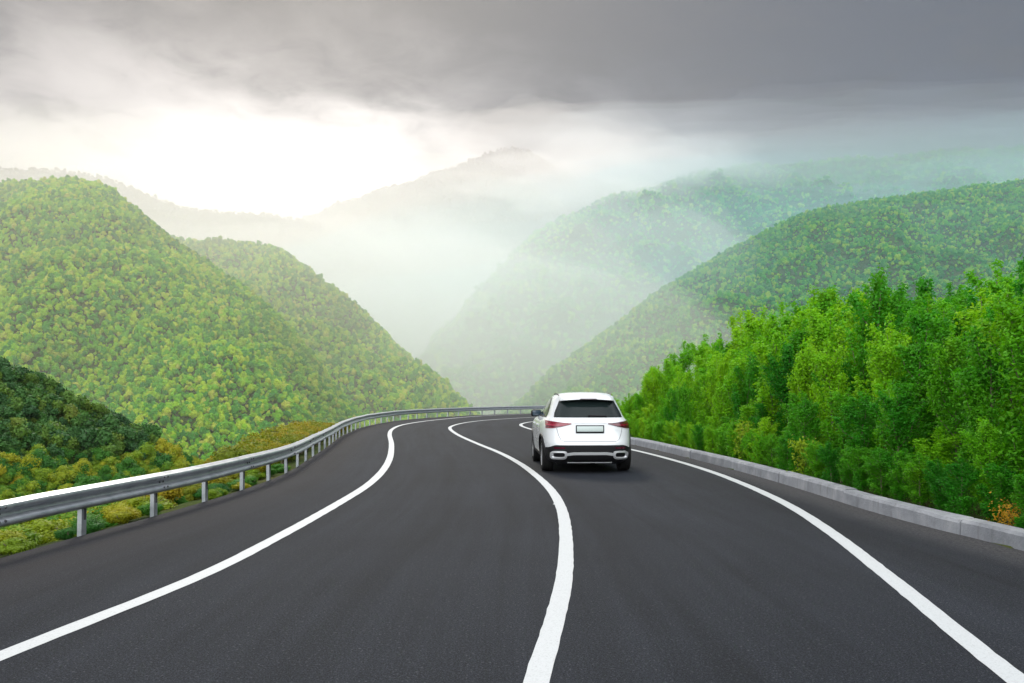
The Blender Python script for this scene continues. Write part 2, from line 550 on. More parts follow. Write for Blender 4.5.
def crown_cloud(rg, w, h, z0, lobes, per, size, squash=0.85, core=True):
    """broad crown: lobes of leaf clumps spread through an ellipsoid of width w and height h"""
    Cs = []; Ns = []
    cores = []
    for k in range(lobes):
        u = rg.normal(size=3); u /= np.linalg.norm(u)
        r = rg.uniform(0.25, 0.62)
        c = np.array([u[0] * r * w / 2, u[1] * r * w / 2, z0 + h / 2 + u[2] * r * h / 2])
        lr = rg.uniform(0.42, 0.62) * min(w, h) * 0.5
        d = rg.normal(size=(per, 3)); d /= np.linalg.norm(d, axis=1)[:, None]
        rr = lr * rg.uniform(0.72, 1.12, size=(per, 1))
        Cs.append(c + d * rr * np.array([1, 1, squash]))
        nn = d + rg.normal(size=(per, 3)) * 0.55 + np.array([0, 0, 0.25])
        Ns.append(nn / np.linalg.norm(nn, axis=1)[:, None])
        cores.append((c, lr * 0.74))
    V, Fq = leaf_quads(np.vstack(Cs), np.vstack(Ns), size, rg, 0.8)
    V = list(map(tuple, V)); Fq = [tuple(f) for f in Fq]
    if core:
        for c, r in cores:
            bm = bmesh.new()
            bmesh.ops.create_icosphere(bm, subdivisions=1, radius=r)
            b = len(V)
            for v in bm.verts:
                j = 1 + 0.25 * rg.uniform(-1, 1)
                V.append((c[0] + v.co.x * j, c[1] + v.co.y * j, c[2] + v.co.z * j * squash))
            Fq += [tuple(b + v.index for v in f.verts) for f in bm.faces]
            bm.free()
    return V, Fq


def tube(V, Fc, pts, radii, sides=5):
    b0 = len(V)
    pts = [Vector(p) for p in pts]
    for i, p in enumerate(pts):
        t = (pts[min(i + 1, len(pts) - 1)] - pts[max(i - 1, 0)]).normalized()
        a = t.orthogonal().normalized()
        b = t.cross(a)
        for k in range(sides):
            an = 2 * math.pi * k / sides
            q = p + (a * math.cos(an) + b * math.sin(an)) * radii[i]
            V.append(tuple(q))
    for i in range(len(pts) - 1):
        for k in range(sides):
            k2 = (k + 1) % sides
            Fc.append((b0 + i * sides + k, b0 + i * sides + k2, b0 + (i + 1) * sides + k2, b0 + (i + 1) * sides + k))
    Fc.append(tuple(b0 + (len(pts) - 1) * sides + k for k in range(sides)))


def plain_mesh(name, V, Fq, mat, smooth=False):
    me = bpy.data.meshes.new(name)
    me.from_pydata([tuple(v) for v in V], [], [tuple(int(i) for i in f) for f in Fq])
    if mat: me.materials.append(mat)
    if smooth:
        me.polygons.foreach_set('use_smooth', np.ones(len(me.polygons), bool))
    me.update()
    return me


# ------------------------------------------------------------------ hills
def hill_soil(N, p):
    g = N.n('ShaderNodeNewGeometry').outputs['Position']
    a = N.noise(g, 0.05, 5, 0.65, 0.3)
    c = N.ramp(a, [(0.3, (0.014, 0.034, 0.010)), (0.7, (0.05, 0.075, 0.016))])
    N.set(p, 'Base Color', c)
    bump(N, p, N.noise(g, 0.16, 4, 0.65), 1.0, 6.0)

M_HILL = pmat('wooded_hillside', rough=0.95, build=hill_soil, Specular_IOR_Level=0.05)


def world_pt(px, py, D):
    return np.array([(px - 512) / F * D, D, CAMH + (YH - py) / F * D])


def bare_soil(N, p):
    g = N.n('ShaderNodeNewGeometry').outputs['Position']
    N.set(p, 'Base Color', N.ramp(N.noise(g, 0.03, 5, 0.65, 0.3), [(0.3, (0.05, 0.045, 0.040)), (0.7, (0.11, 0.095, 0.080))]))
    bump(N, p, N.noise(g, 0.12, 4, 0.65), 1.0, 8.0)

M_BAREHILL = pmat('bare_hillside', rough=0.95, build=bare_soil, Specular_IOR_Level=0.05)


def hill(name, crest, lower, foot_f, zf, back, amp, label, nu=110, nv=46, seed=1.0, power=1.15, gully=1.0, foot_shift=0.0):
    """crest: (px, py, distance) along the skyline of the hill; lower: metres the ground lies under that line (its trees reach it)"""
    Pp = spline(np.array([[*(c[:2]), c[2]] for c in crest], float), nu)
    rows = []
    nb = 12
    for i in range(nu):
        c = world_pt(*Pp[i])
        c[2] -= lower
        D = Pp[i][2]
        col = []
        for j in range(-nb, nv + 1):
            if j < 0:
                t = -j / nb
                p = c + np.array([c[0] / D * 0.6, 1.0, 0]) * back * t
                p[2] = c[2] + (VALLEY - 5 - c[2]) * t ** 1.4
            else:
                t = j / nv
                Df = D * (1 - (1 - foot_f) * t)
                x = c[0] * (1 - 0.45 * (1 - foot_f) * t) + foot_shift * t
                z = c[2] + (zf - c[2]) * (t ** power)
                p = np.array([x, Df, z])
                s = math.sin(math.pi * min(t * 1.15, 1)) ** 0.7
                gl = mnoise.ridged_multi_fractal((p[0] * 0.006 + seed * 7 + 0.12 * fbm(p[0], p[1], 0.01), p[1] * 0.0022, seed), 0.9, 2.0, 4, 1.0, 2.0) - 1.0
                p[2] += s * amp * gully * gl * 0.75
                p[1] -= s * amp * 1.2 * fbm(p[0], p[2], 0.012, 4, seed)
                p[2] += s * amp * 0.5 * fbm(p[0], p[1], 0.02, 3, seed + 5)
            col.append(p)
        rows.append(col)
    G = np.array(rows)
    n2 = G.shape[1]
    Fc = [(i * n2 + j, i * n2 + j + 1, (i + 1) * n2 + j + 1, (i + 1) * n2 + j) for i in range(nu - 1) for j in range(n2 - 1)]
    o = mesh_np(name, G.reshape(-1, 3), Fc, M_BAREHILL if name in ('mountain', 'ridge') else M_HILL, smooth=True)
    tag(o, label, kind='structure')
    return G, nb


def sample_pts(G, nb, count, rg, pxr=(-60, 1084), jback=2, pymax=470):
    """points on the slope, spread evenly by area, kept where the picture could see them"""
    A = G[:-1, nb - jback:-1]; B = G[1:, nb - jback:-1]; Cc = G[:-1, nb - jback + 1:]; D = G[1:, nb - jback + 1:]
    ar = np.linalg.norm(np.cross(B - A, Cc - A), axis=2)
    ce = (A + D) / 2
    px = 512 + F * ce[..., 0] / np.maximum(ce[..., 1], 1)
    py = YH - F * (ce[..., 2] - CAMH) / np.maximum(ce[..., 1], 1)
    ar = ar * ((px > pxr[0]) & (px < pxr[1]) & (py < pymax))
    pr = ar.ravel() / ar.sum()
    k = rg.choice(len(pr), size=count, p=pr)
    u = rg.random((count, 1)); v = rg.random((count, 1))
    a, b, c, d = (q.reshape(-1, 3)[k] for q in (A, B, Cc, D))
    return a * (1 - u) * (1 - v) + b * u * (1 - v) + c * (1 - u) * v + d * u * v


hidden = bpy.data.collections.new('tree_kinds')           # never linked to the scene: only the woods below read it
KINDS = {}


def kind_collection(key, mat, n, w, h, lobes, per, size, core=True, squash=0.85):
    c = bpy.data.collections.new(key)
    for k in range(n):
        rg = np.random.default_rng(100 + 17 * k + len(key))
        ww = w * rg.uniform(0.85, 1.15)
        Vv, Ff = crown_cloud(rg, ww, h * rg.uniform(0.85, 1.2), 0.12 * h, lobes, per, size, squash, core)
        o = bpy.data.objects.new(key, plain_mesh(key, Vv, Ff, mat))
        c.objects.link(o)
    KINDS[key] = c
    return c


def wood_nodes(key):
    ng = bpy.data.node_groups.new('wood_' + key, 'GeometryNodeTree')
    ng.interface.new_socket('Geometry', in_out='INPUT', socket_type='NodeSocketGeometry')
    ng.interface.new_socket('Geometry', in_out='OUTPUT', socket_type='NodeSocketGeometry')
    N = ng.nodes; L = ng.links
    gi = N.new('NodeGroupInput'); go = N.new('NodeGroupOutput')
    ci = N.new('GeometryNodeCollectionInfo')
    ci.inputs['Collection'].default_value = KINDS[key]
    ci.inputs['Separate Children'].default_value = True
    ci.inputs['Reset Children'].default_value = True
    ip = N.new('GeometryNodeInstanceOnPoints')
    ip.inputs['Pick Instance'].default_value = True
    rv = N.new('FunctionNodeRandomValue'); rv.data_type = 'FLOAT_VECTOR'
    rv.inputs[0].default_value = (-0.12, -0.12, 0); rv.inputs[1].default_value = (0.12, 0.12, 6.283)
    na = N.new('GeometryNodeInputNamedAttribute'); na.data_type = 'FLOAT_VECTOR'
    na.inputs[0].default_value = 'scl'
    L.new(gi.outputs[0], ip.inputs['Points'])
    L.new(ci.outputs[0], ip.inputs['Instance'])
    L.new(rv.outputs[0], ip.inputs['Rotation'])
    L.new(na.outputs[0], ip.inputs['Scale'])
    L.new(ip.outputs[0], go.inputs[0])
    return ng


def wood(name, key, P, sc, rg, label, parent=None):
    me = bpy.data.meshes.new(name)
    me.from_pydata([tuple(p) for p in P], [], [])
    at = me.attributes.new('scl', 'FLOAT_VECTOR', 'POINT')
    s = np.clip(rg.lognormal(0.0, 0.42, size=(len(P), 1)), 0.45, 2.1) * sc
    s = np.c_[s, s, s * rg.uniform(0.85, 1.25, size=(len(P), 1))]
    at.data.foreach_set('vector', s.astype(np.float32).ravel())
    o = bpy.data.objects.new(name, me)
    link(o)
    md = o.modifiers.new('wood', 'NODES')
    md.node_group = wood_nodes(key)
    return tag(o, label, 'wood', kind='stuff')


kind_collection('broadleaf_near', M_HILLTREE, 6, 6.5, 7.0, 8, 70, 0.95)
kind_collection('broadleaf_far', M_HILLTREE, 5, 7.5, 7.5, 6, 26, 1.7)
kind_collection('green_broadleaf', M_HILLGREEN, 6, 6.5, 7.0, 8, 70, 0.95)
kind_collection('green_broadleaf_far', M_HILLGREEN, 5, 7.5, 7.5, 6, 26, 1.7)
kind_collection('bare_wood', M_BARE, 5, 7.5, 7.5, 6, 26, 1.7)
kind_collection('mixed_wood', M_SLOPE, 6, 3.4, 3.2, 9, 160, 0.24)
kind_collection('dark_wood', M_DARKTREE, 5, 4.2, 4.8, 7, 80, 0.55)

rgA = np.random.default_rng(11)
# front hill on the left
GA, nb = hill('hill', [(-260, 210, 700), (-120, 188, 690), (0, 182, 670), (50, 179, 660), (85, 180, 650), (112, 190, 645), (140, 211, 635), (165, 232, 625), (200, 256, 610), (235, 281, 590), (268, 306, 570), (298, 337, 550), (324, 370, 525), (348, 404, 505), (380, 430, 490), (430, 455, 470)],
              3.2, 0.5, VALLEY, 260, 24, 'steep wooded hill at the left', seed=1.3)
wood('hillside_wood', 'broadleaf_near', sample_pts(GA, nb, 36000, rgA, (-40, 480)), 0.31, rgA, 'green and yellow woodland covering the nearest left hill')
# hill behind it
GB, nb = hill('hill', [(90, 205, 880), (150, 226, 860), (190, 238, 840), (230, 240, 820), (272, 244, 800), (302, 262, 790), (335, 286, 775), (372, 318, 760), (412, 356, 745), (442, 384, 730), (470, 408, 720), (520, 440, 700), (580, 470, 690)],
              5.5, 0.62, VALLEY, 300, 24, 'second wooded hill sloping to the bend', seed=2.7)
wood('hillside_wood', 'broadleaf_near', sample_pts(GB, nb, 24000, rgA, (120, 620)), 0.37, rgA, 'hazy woodland on the hill behind the guardrail bend')
# first hill on the right
GC, nb = hill('hill', [(420, 450, 800), (480, 424, 840), (520, 398, 880), (560, 364, 920), (610, 326, 970), (660, 290, 1020), (710, 258, 1060), (760, 232, 1100), (810, 209, 1120), (860, 200, 1130), (910, 192, 1140), (970, 184, 1150), (1040, 176, 1150), (1150, 165, 1150), (1300, 150, 1150)],
              6.0, 0.55, VALLEY, 400, 34, 'wooded hillside rising to the right', seed=3.9)
wood('hillside_wood', 'green_broadleaf', sample_pts(GC, nb, 40000, rgA, (380, 1090)), 0.40, rgA, 'green and yellow woodland on the right hillside above the saplings')
# second hill on the right
GD, nb = hill('hill', [(360, 440, 1500), (410, 380, 1560), (450, 330, 1620), (490, 280, 1700), (530, 238, 1760), (580, 207, 1820), (640, 188, 1880), (700, 172, 1920), (760, 164, 1950), (820, 160, 1980), (880, 158, 2000), (950, 150, 2000), (1030, 146, 2000), (1150, 140, 2000)],
              6.0, 0.55, VALLEY, 600, 55, 'pale blue hillside fading into cloud', seed=5.1)
wood('hillside_wood', 'green_broadleaf_far', sample_pts(GD, nb, 22000, rgA, (330, 1090)), 0.68, rgA, 'bluish hazy woodland on the higher right hillside')
# misty peak
GE, nb = hill('mountain', [(180, 260, 3300), (240, 236, 3300), (300, 219, 3300), (350, 200, 3300), (400, 184, 3300), (440, 172, 3300), (475, 158, 3300), (498, 150, 3300), (516, 147, 3300), (532, 152, 3300), (548, 163, 3300), (580, 176, 3300), (640, 190, 3300), (720, 200, 3300), (820, 210, 3300)],
              5.0, 0.6, VALLEY, 900, 60, 'misty mountain with a rounded peak', seed=6.3)
wood('hillside_wood', 'bare_wood', sample_pts(GE, nb, 16000, rgA, (150, 760)), 0.9, rgA, 'faint woodland on the misty peak')
# long ridge on the far left
GF, nb = hill('ridge', [(-250, 190, 2100), (-120, 176, 2100), (0, 168, 2100), (60, 170, 2100), (100, 176, 2100), (140, 190, 2100), (180, 206, 2100), (230, 212, 2100), (280, 216, 2100), (330, 228, 2100), (400, 262, 2100), (470, 320, 2100)],
              5.0, 0.6, VALLEY, 700, 34, 'long mauve ridge behind the left hill', seed=7.7)
wood('hillside_wood', 'bare_wood', sample_pts(GF, nb, 14000, rgA, (-40, 480)), 0.62, rgA, 'mauve hazy woodland along the far left ridge')

# dark knoll
GK, nb = hill('knoll', [(-260, 300, 170), (-120, 335, 172), (-40, 356, 174), (0, 370, 175), (30, 378, 176), (60, 392, 177), (100, 416, 178), (140, 437, 178), (190, 462, 178), (250, 490, 176), (320, 520, 172)],
              1.8, 0.72, -24.0, 60, 3, 'dark wooded knoll below the left hill', seed=8.8, nu=70, nv=30)

# ------------------------------------------------------------------ air
def haze_box(density, color, aniso):
    m, N = new_mat('haze_air')
    o = N.n('ShaderNodeOutputMaterial')
    v = N.n('ShaderNodeVolumePrincipled', {'Color': color, 'Density': density, 'Anisotropy': aniso})
    N.t.links.new(v.outputs[0], o.inputs['Volume'])
    x, y0, y1, z0, z1 = GX + 40, GY0 - 40, GY1 + 40, VALLEY - 12, 945
    V = [(-x, y0, z0), (x, y0, z0), (x, y1, z0), (-x, y1, z0), (-x, y0, z1), (x, y0, z1), (x, y1, z1), (-x, y1, z1)]
    Fq = [(3, 2, 1, 0), (4, 5, 6, 7), (0, 1, 5, 4), (1, 2, 6, 5), (2, 3, 7, 6), (3, 0, 4, 7)]
    return tag(mesh_np('haze', V, Fq, m), 'pale mountain haze filling the valley', kind='stuff')


haze_box(0.00006, (0.97, 0.97, 0.97), 0.72)


def mist_bank(name, c, r, density, color, aniso, label, seed, rag=0.10):
    """low bank of mist lying in the valley: a closed, uneven dome"""
    m, N = new_mat('mist_air')
    o = N.n('ShaderNodeOutputMaterial')
    v = N.n('ShaderNodeVolumePrincipled', {'Color': color, 'Density': density, 'Anisotropy': aniso})
    N.t.links.new(v.outputs[0], o.inputs['Volume'])
    bm = bmesh.new()
    bmesh.ops.create_icosphere(bm, subdivisions=5, radius=1.0)
    for w in bm.verts:
        q = w.co.copy()
        k = 1 + rag * mnoise.fractal((q.x * 2.2 + seed, q.y * 2.2, q.z * 2.2), 0.9, 2.0, 4)
        w.co = Vector((c[0] + q.x * r[0] * k, c[1] + q.y * r[1] * k, max(c[2] + q.z * r[2] * k, VALLEY - 4)))
    me = bpy.data.meshes.new(name); bm.to_mesh(me); bm.free()
    me.materials.append(m)
    o = link(bpy.data.objects.new(name, me))
    return tag(o, label, kind='stuff')


for k, f in enumerate((1.0, 0.84, 0.68, 0.52)):
    mist_bank('mist', (-270, 1850, -60), (960 * f, 1330 * f, 415 * f), 0.00075, (1.0, 0.98, 0.97), 0.45,
              ['outer veil of', 'second veil of', 'third veil of', 'bright core of'][k] + ' white mist lying in the valley between the hills', 2.0 + k)
for k, f in enumerate((1.0, 0.7)):
    mist_bank('mist', (-200, 2950, 0), (1500 * f, 600 * f, 920 * f), 0.00062, (1.0, 0.965, 0.94), 0.40, ['thin outer', 'inner'][k] + ' cloud hanging round the misty peak', 11.0 + k)
mist_bank('mist', (-300, 640, -60), (520, 420, 235), 0.00085, (1.0, 0.985, 0.91), 0.5, 'thin bright haze along the two left hills', 41.0)
mist_bank('mist', (50, 2620, 690), (380, 300, 120), 0.0007, (1, 0.965, 0.94), 0.5, 'white cloud puff across the top of the misty peak', 61.0, 0.3)
mist_bank('mist', (-900, 1950, 0), (800, 460, 580), 0.0009, (1.0, 0.96, 0.95), 0.5, 'pale cloud along the far left ridge', 51.0)
for k, f in enumerate((1.08, 0.94, 0.80)):
    mist_bank('mist', (820, 1920, -60), (1600 * f, 1420 * f, 425 * f), 0.00034, (0.58, 0.93, 1.0), 0.1, ['outer', 'middle', 'inner'][k] + ' veil of thin bluish mist over the right hillsides', 5.0 + k)
for k, f in enumerate((1.0, 0.66)):
    mist_bank('mist', (210, 1780, 425), (300 * f, 200 * f, 75 * f), 0.0020, (1, 0.98, 0.97), 0.5, ['ragged edge', 'heart'][k] + ' of the cloud wisp on the shoulder of the higher right hillside', 21.0 + k, 0.35)
    mist_bank('mist', (800, 1660, 440), (760 * f, 230 * f, 92 * f), 0.0018, (0.86, 0.94, 1), 0.88, ['ragged edge', 'heart'][k] + ' of the low cloud along the top of the higher right hillside', 31.0 + k, 0.3)


# ------------------------------------------------------------------ guardrail
def galv(N, p):
    g = N.n('ShaderNodeNewGeometry').outputs['Position']
    a = N.noise(g, 5.0, 5, 0.65, 0.5)
    b = N.noise(g, 70.0, 3, 0.7)
    c = N.ramp(a, [(0.3, (0.30, 0.325, 0.355)), (0.55, (0.42, 0.445, 0.475)), (0.75, (0.52, 0.535, 0.55))])
    c = N.mix(N.m('MULTIPLY', N.ss(b, 0.58, 0.75), 0.5), c, (0.28, 0.28, 0.28))
    N.set(p, 'Base Color', c)
    N.set(p, 'Roughness', N.m('ADD', 0.24, N.m('MULTIPLY', a, 0.25)))

M_GALV = pmat('galvanised_steel', rough=0.4, metal=0.75, build=galv)
M_DARKSTEEL = pmat('dark_steel', (0.05, 0.05, 0.055), 0.6, 0.3)
M_REFL = pmat('reflector_grey', (0.75, 0.72, 0.65), 0.35)


def guardrail():
    s = np.r_[0, np.cumsum(np.linalg.norm(np.diff(edge, axis=0), axis=1))]
    nn = normals2(edge)

    def at(q, off):
        c = np.array([np.interp(q, s, edge[:, 0]), np.interp(q, s, edge[:, 1])])
        d = np.array([np.interp(q, s, nn[:, 0]), np.interp(q, s, nn[:, 1])])
        d /= np.linalg.norm(d)
        return c + d * off, d
    # arc position of the first post seen in the picture
    q0 = s[np.argmin(np.abs(edge[:, 1] - 10.85) + 50 * (edge[:, 0] > 0))]
    root = empty('guardrail', (0, 0, 0))
    tag(root, 'galvanised W-beam guardrail on steel posts along the left side of the road', 'guardrail')
    STEP = 1.68
    prof = [(0.0, 0.325), (0.012, 0.332), (0.078, 0.358), (0.086, 0.372), (0.086, 0.392), (0.078, 0.408), (0.016, 0.440), (0.010, 0.460), (0.016, 0.482), (0.078, 0.512),
            (0.088, 0.528), (0.088, 0.548), (0.080, 0.564), (0.014, 0.590), (0.002, 0.598)]
    profb = [(u - 0.006, z + (0.0 if k in (0,) else 0)) for k, (u, z) in enumerate(prof)]
    posts = [q0 + STEP * k for k in range(-9, 62)]
    posts = [q for q in posts if 0.5 < q < s[-1] - 12]
    bm = bmesh.new()
    bmesh.ops.create_cone(bm, cap_ends=True, segments=8, radius1=0.016, radius2=0.011, depth=0.014)
    bolt_me = bpy.data.meshes.new('bolt'); bm.to_mesh(bolt_me); bm.free(); bolt_me.materials.append(M_DARKSTEEL)
    # panels, each over two posts
    k = 0
    while k + 2 < len(posts):
        a, b = posts[k] - 0.06, posts[k + 2] + 0.06
        m = 11
        V = []; Fc = []
        lift = 0.004 if (k // 2) % 2 else 0.0
        for q in np.linspace(a, b, m):
            dz = 0.010 * mnoise.noise((q * 0.35, 3, 1)) + 0.004 * mnoise.noise((q * 1.7, 2, 1))
            for (u, z) in prof + profb[::-1]:
                p, d = at(q, 0.06 + u + lift + 0.012 * mnoise.noise((q * 0.4, 8, 1)))
                V.append((p[0], p[1], z + dz))
        n = len(prof) * 2
        for i in range(m - 1):
            for j in range(n):
                j2 = (j + 1) % n
                Fc.append((i * n + j, i * n + j2, (i + 1) * n + j2, (i + 1) * n + j))
        Fc.append(tuple(range(n - 1, -1, -1)))
        Fc.append(tuple((m - 1) * n + j for j in range(n)))
        o = mesh_np('rail_panel', V, Fc, M_GALV, root)
        for pl in o.data.polygons:
            pl.use_smooth = True
        o.data.set_sharp_from_angle(angle=R(40))
        # splice bolts at the far end of the panel, where near enough to be seen
        if k < 22:
            for du in (-0.05, 0.05):
                for (u, z) in ((0.084, 0.40), (0.016, 0.468), (0.086, 0.537)):
                    p, d = at(b - 0.06 + du, 0.06 + u + 0.010)
                    ob = bpy.data.objects.new('bolt', bolt_me)
                    ob.matrix_world = Matrix.Translation((p[0], p[1], z)) @ Vector((d[0], d[1], 0)).to_track_quat('Z', 'Y').to_matrix().to_4x4()
                    link(ob, o)
        k += 2
    # one post of bent channel, copied along the edge
    bm = bmesh.new()
    W_, D_, T_ = 0.10, 0.055, 0.006
    outl = [(-W_ / 2, 0), (W_ / 2, 0), (W_ / 2, -D_), (W_ / 2 - 0.02, -D_), (W_ / 2 - 0.02, -D_ + T_), (W_ / 2 - T_, -D_ + T_), (W_ / 2 - T_, -T_),
            (-W_ / 2 + T_, -T_), (-W_ / 2 + T_, -D_ + T_), (-W_ / 2 + 0.02, -D_ + T_), (-W_ / 2 + 0.02, -D_), (-W_ / 2, -D_)]
    lo = [bm.verts.new((x, y, -0.25)) for x, y in outl]
    hi = [bm.verts.new((x, y, 0.565)) for x, y in outl]
    for i in range(len(outl)):
        j = (i + 1) % len(outl)
        bm.faces.new((lo[i], lo[j], hi[j], hi[i]))
    bm.faces.new(hi)
    pm = bpy.data.meshes.new('post'); bm.to_mesh(pm); bm.free(); pm.materials.append(M_GALV)
    bm = bmesh.new()
    bmesh.ops.create_cube(bm, size=1, matrix=Matrix.Translation((0, 0.032, 0.468)) @ Matrix.Diagonal((0.075, 0.05, 0.17, 1)))
    bmesh.ops.bevel(bm, geom=bm.edges[:], offset=0.006, segments=1)
    sm_ = bpy.data.meshes.new('spacer'); bm.to_mesh(sm_); bm.free(); sm_.materials.append(M_GALV)
    bm = bmesh.new()
    bmesh.ops.create_cube(bm, size=1, matrix=Matrix.Translation((-0.012, 0.0045, 0.262)) @ Matrix.Diagonal((0.034, 0.009, 0.16, 1)))
    slot = bpy.data.meshes.new('slot_plate'); bm.to_mesh(slot); bm.free(); slot.materials.append(M_DARKSTEEL)
    for i, q in enumerate(posts):
        p, d = at(q, 0.0)
        o = bpy.data.objects.new('post', pm)
        o.location = (p[0], p[1], 0.010 * mnoise.noise((q, 1, 1)))
        o.rotation_euler = (random.uniform(-.015, .015), random.uniform(-.02, .02), math.atan2(d[1], d[0]) - math.pi / 2)
        link(o, root)
        link(bpy.data.objects.new('spacer', sm_), o)
        if p[1] < 40:
            link(bpy.data.objects.new('slot_plate', slot), o)


guardrail()


# ------------------------------------------------------------------ car
def carpaint(N, p):
    g = N.n('ShaderNodeTexCoord').outputs['Object']
    N.set(p, 'Base Color', N.mix(N.m('MULTIPLY', N.ss(N.noise(g, 3.0, 4, 0.6), 0.45, 0.7), 0.10), (0.57, 0.59, 0.60), (0.46, 0.475, 0.48)))
    sz_ = N.n('ShaderNodeSeparateXYZ', {0: g}).outputs[2]
    dirt = N.m('MULTIPLY', N.ss(N.m('ADD', sz_, N.m('MULTIPLY', N.noise(g, 9.0, 3), 0.25)), 0.85, 0.45), 0.14)
    N.set(p, 'Roughness', N.m('ADD', 0.22, dirt))

M_WHITE = pmat('white_car_paint', rough=0.25, build=carpaint, Coat_Weight=0.6, Coat_Roughness=0.05)
M_GLASS = pmat('tinted_glass', (0.008, 0.013, 0.013), 0.06, Specular_IOR_Level=0.22)
M_SEALS = pmat('black_trim', (0.007, 0.007, 0.008), 0.4, Specular_IOR_Level=0.2)
M_PLASTIC = pmat('black_plastic', (0.009, 0.009, 0.010), 0.55, Specular_IOR_Level=0.2, build=lambda N, p: bump(N, p, N.noise(None, 140.0, 2), 0.2, 0.003))
M_SILVER = pmat('satin_silver', (0.55, 0.56, 0.57), 0.38, 0.6)
M_CHROME = pmat('chrome', (0.7, 0.7, 0.71), 0.15, 1.0)
M_MIRROR = pmat('mirror_glass', (0.03, 0.05, 0.07), 0.1)
M_TYRE = pmat('tyre_rubber', (0.010, 0.010, 0.010), 0.85, Specular_IOR_Level=0.15, build=lambda N, p: bump(N, p, N.noise(None, 60.0, 3), 0.4, 0.006))
M_ALLOY = pmat('alloy', (0.45, 0.46, 0.47), 0.3, 0.85)
M_REDLENS = pmat('red_lens', (0.15, 0.004, 0.014), 0.15, Coat_Weight=0.4)
M_DARKRED = pmat('dark_red_lens', (0.055, 0.002, 0.010), 0.16, Coat_Weight=0.4)
M_PINK = pmat('pale_red_lens', (0.26, 0.02, 0.04), 0.15, Coat_Weight=0.4)
M_PLATE = pmat('plate_white', (0.40, 0.46, 0.44), 0.4)
M_CLEAR = pmat('headlamp_glass', (0.6, 0.62, 0.64), 0.08)

#       z     half-w   rear x  front x
BODY = [(0.21, 0.78, 0.16, 4.28), (0.26, 0.84, 0.08, 4.36), (0.34, 0.885, 0.03, 4.43), (0.45, 0.908, 0.008, 4.46), (0.58, 0.922, 0.0, 4.46), (0.70, 0.929, 0.035, 4.45),
        (0.82, 0.930, 0.065, 4.42), (0.92, 0.922, 0.080, 4.36), (0.99, 0.905, 0.09, 4.24), (1.04, 0.878, 0.105, 3.98), (1.08, 0.845, 0.13, 3.66), (1.12, 0.812, 0.165, 3.44),
        (1.20, 0.776, 0.235, 3.20), (1.30, 0.735, 0.325, 2.93), (1.40, 0.690, 0.415, 2.66), (1.48, 0.648, 0.475, 2.44), (1.54, 0.600, 0.50, 2.27), (1.58, 0.535, 0.53, 2.14),
        (1.605, 0.43, 0.60, 2.02), (1.62, 0.25, 0.80, 1.85), (1.626, 0.08, 1.10, 1.60)]
BT = np.array(BODY)
_fine = spline(BT, 400)


def sec(z):
    hw = np.interp(z, _fine[:, 0], _fine[:, 1]); xr = np.interp(z, _fine[:, 0], _fine[:, 2]); xf = np.interp(z, _fine[:, 0], _fine[:, 3])
    n = np.interp(z, [0.2, 0.9, 1.1, 1.62], [5.2, 5.0, 4.4, 3.0])
    return hw, xr, xf, n


def S_theta(th, z):
    """plan outline at height z; th = 0 at the rear centre, +90 deg on the left side, 180 deg at the nose"""
    hw, xr, xf, n = sec(z)
    a = (xf - xr) / 2; xm = (xf + xr) / 2
    c, s_ = math.cos(th), math.sin(th)
    return Vector((xm - a * math.copysign(abs(c) ** (2 / n), c), hw * math.copysign(abs(s_) ** (2 / n), s_), z))


def th_rear(y, z):
    hw, xr, xf, n = sec(z)
    return math.asin(max(-1, min(1, math.copysign(min(abs(y) / hw, 1) ** (n / 2), y))))


def th_side(x, z, side):
    hw, xr, xf, n = sec(z)
    a = (xf - xr) / 2; xm = (xf + xr) / 2
    r = max(-1, min(1, (xm - x) / a))
    return side * math.acos(math.copysign(abs(r) ** (n / 2), r))


def S_off(th, z, off):
    p = S_theta(th, z)
    e = 0.004
    dt = S_theta(th + e, z) - S_theta(th - e, z)
    dz = S_theta(th, min(z + e, 1.62)) - S_theta(th, max(z - e, 0.215))
    nrm = dz.cross(dt)
    if nrm.length < 1e-9:
        return p
    nrm.normalize()
    out_ = Vector((p.x - 2.2, p.y * 2, (z - 0.9) * 1.5))
    if nrm.dot(out_) < 0: nrm = -nrm
    return p + nrm * off


def shell(name, rows, mat, parent, off=0.004, inner=-0.02, smooth=True):
    """rows of (theta, z); a skin raised by off over the body with sides going down to inner"""
    nr, nc = len(rows), len(rows[0])
    V = [S_off(t, z, off) for r in rows for (t, z) in r] + [S_off(t, z, inner) for r in rows for (t, z) in r]
    Fc = []
    N_ = nr * nc
    for i in range(nr - 1):
        for j in range(nc - 1):
            a = i * nc + j
            Fc.append((a, a + 1, a + nc + 1, a + nc))
    ring = [j for j in range(nc)] + [i * nc + nc - 1 for i in range(1, nr)] + [(nr - 1) * nc + j for j in range(nc - 2, -1, -1)] + [i * nc for i in range(nr - 2, 0, -1)]
    for k in range(len(ring)):
        a, b = ring[k], ring[(k + 1) % len(ring)]
        Fc.append((a, a + N_, b + N_, b))
    o = mesh_np(name, V, Fc, mat, parent, smooth)
    bm = bmesh.new(); bm.from_mesh(o.data); bmesh.ops.recalc_face_normals(bm, faces=bm.faces[:]); bm.to_mesh(o.data); bm.free()
    if smooth: o.data.set_sharp_from_angle(angle=R(50))
    return o


def rear_rows(fy0, fy1, z0, z1, nz=10, ny=24):
    return [[(th_rear(fy0(z) + (fy1(z) - fy0(z)) * j / ny, z), z) for j in range(ny + 1)] for z in np.linspace(z0, z1, nz + 1)]


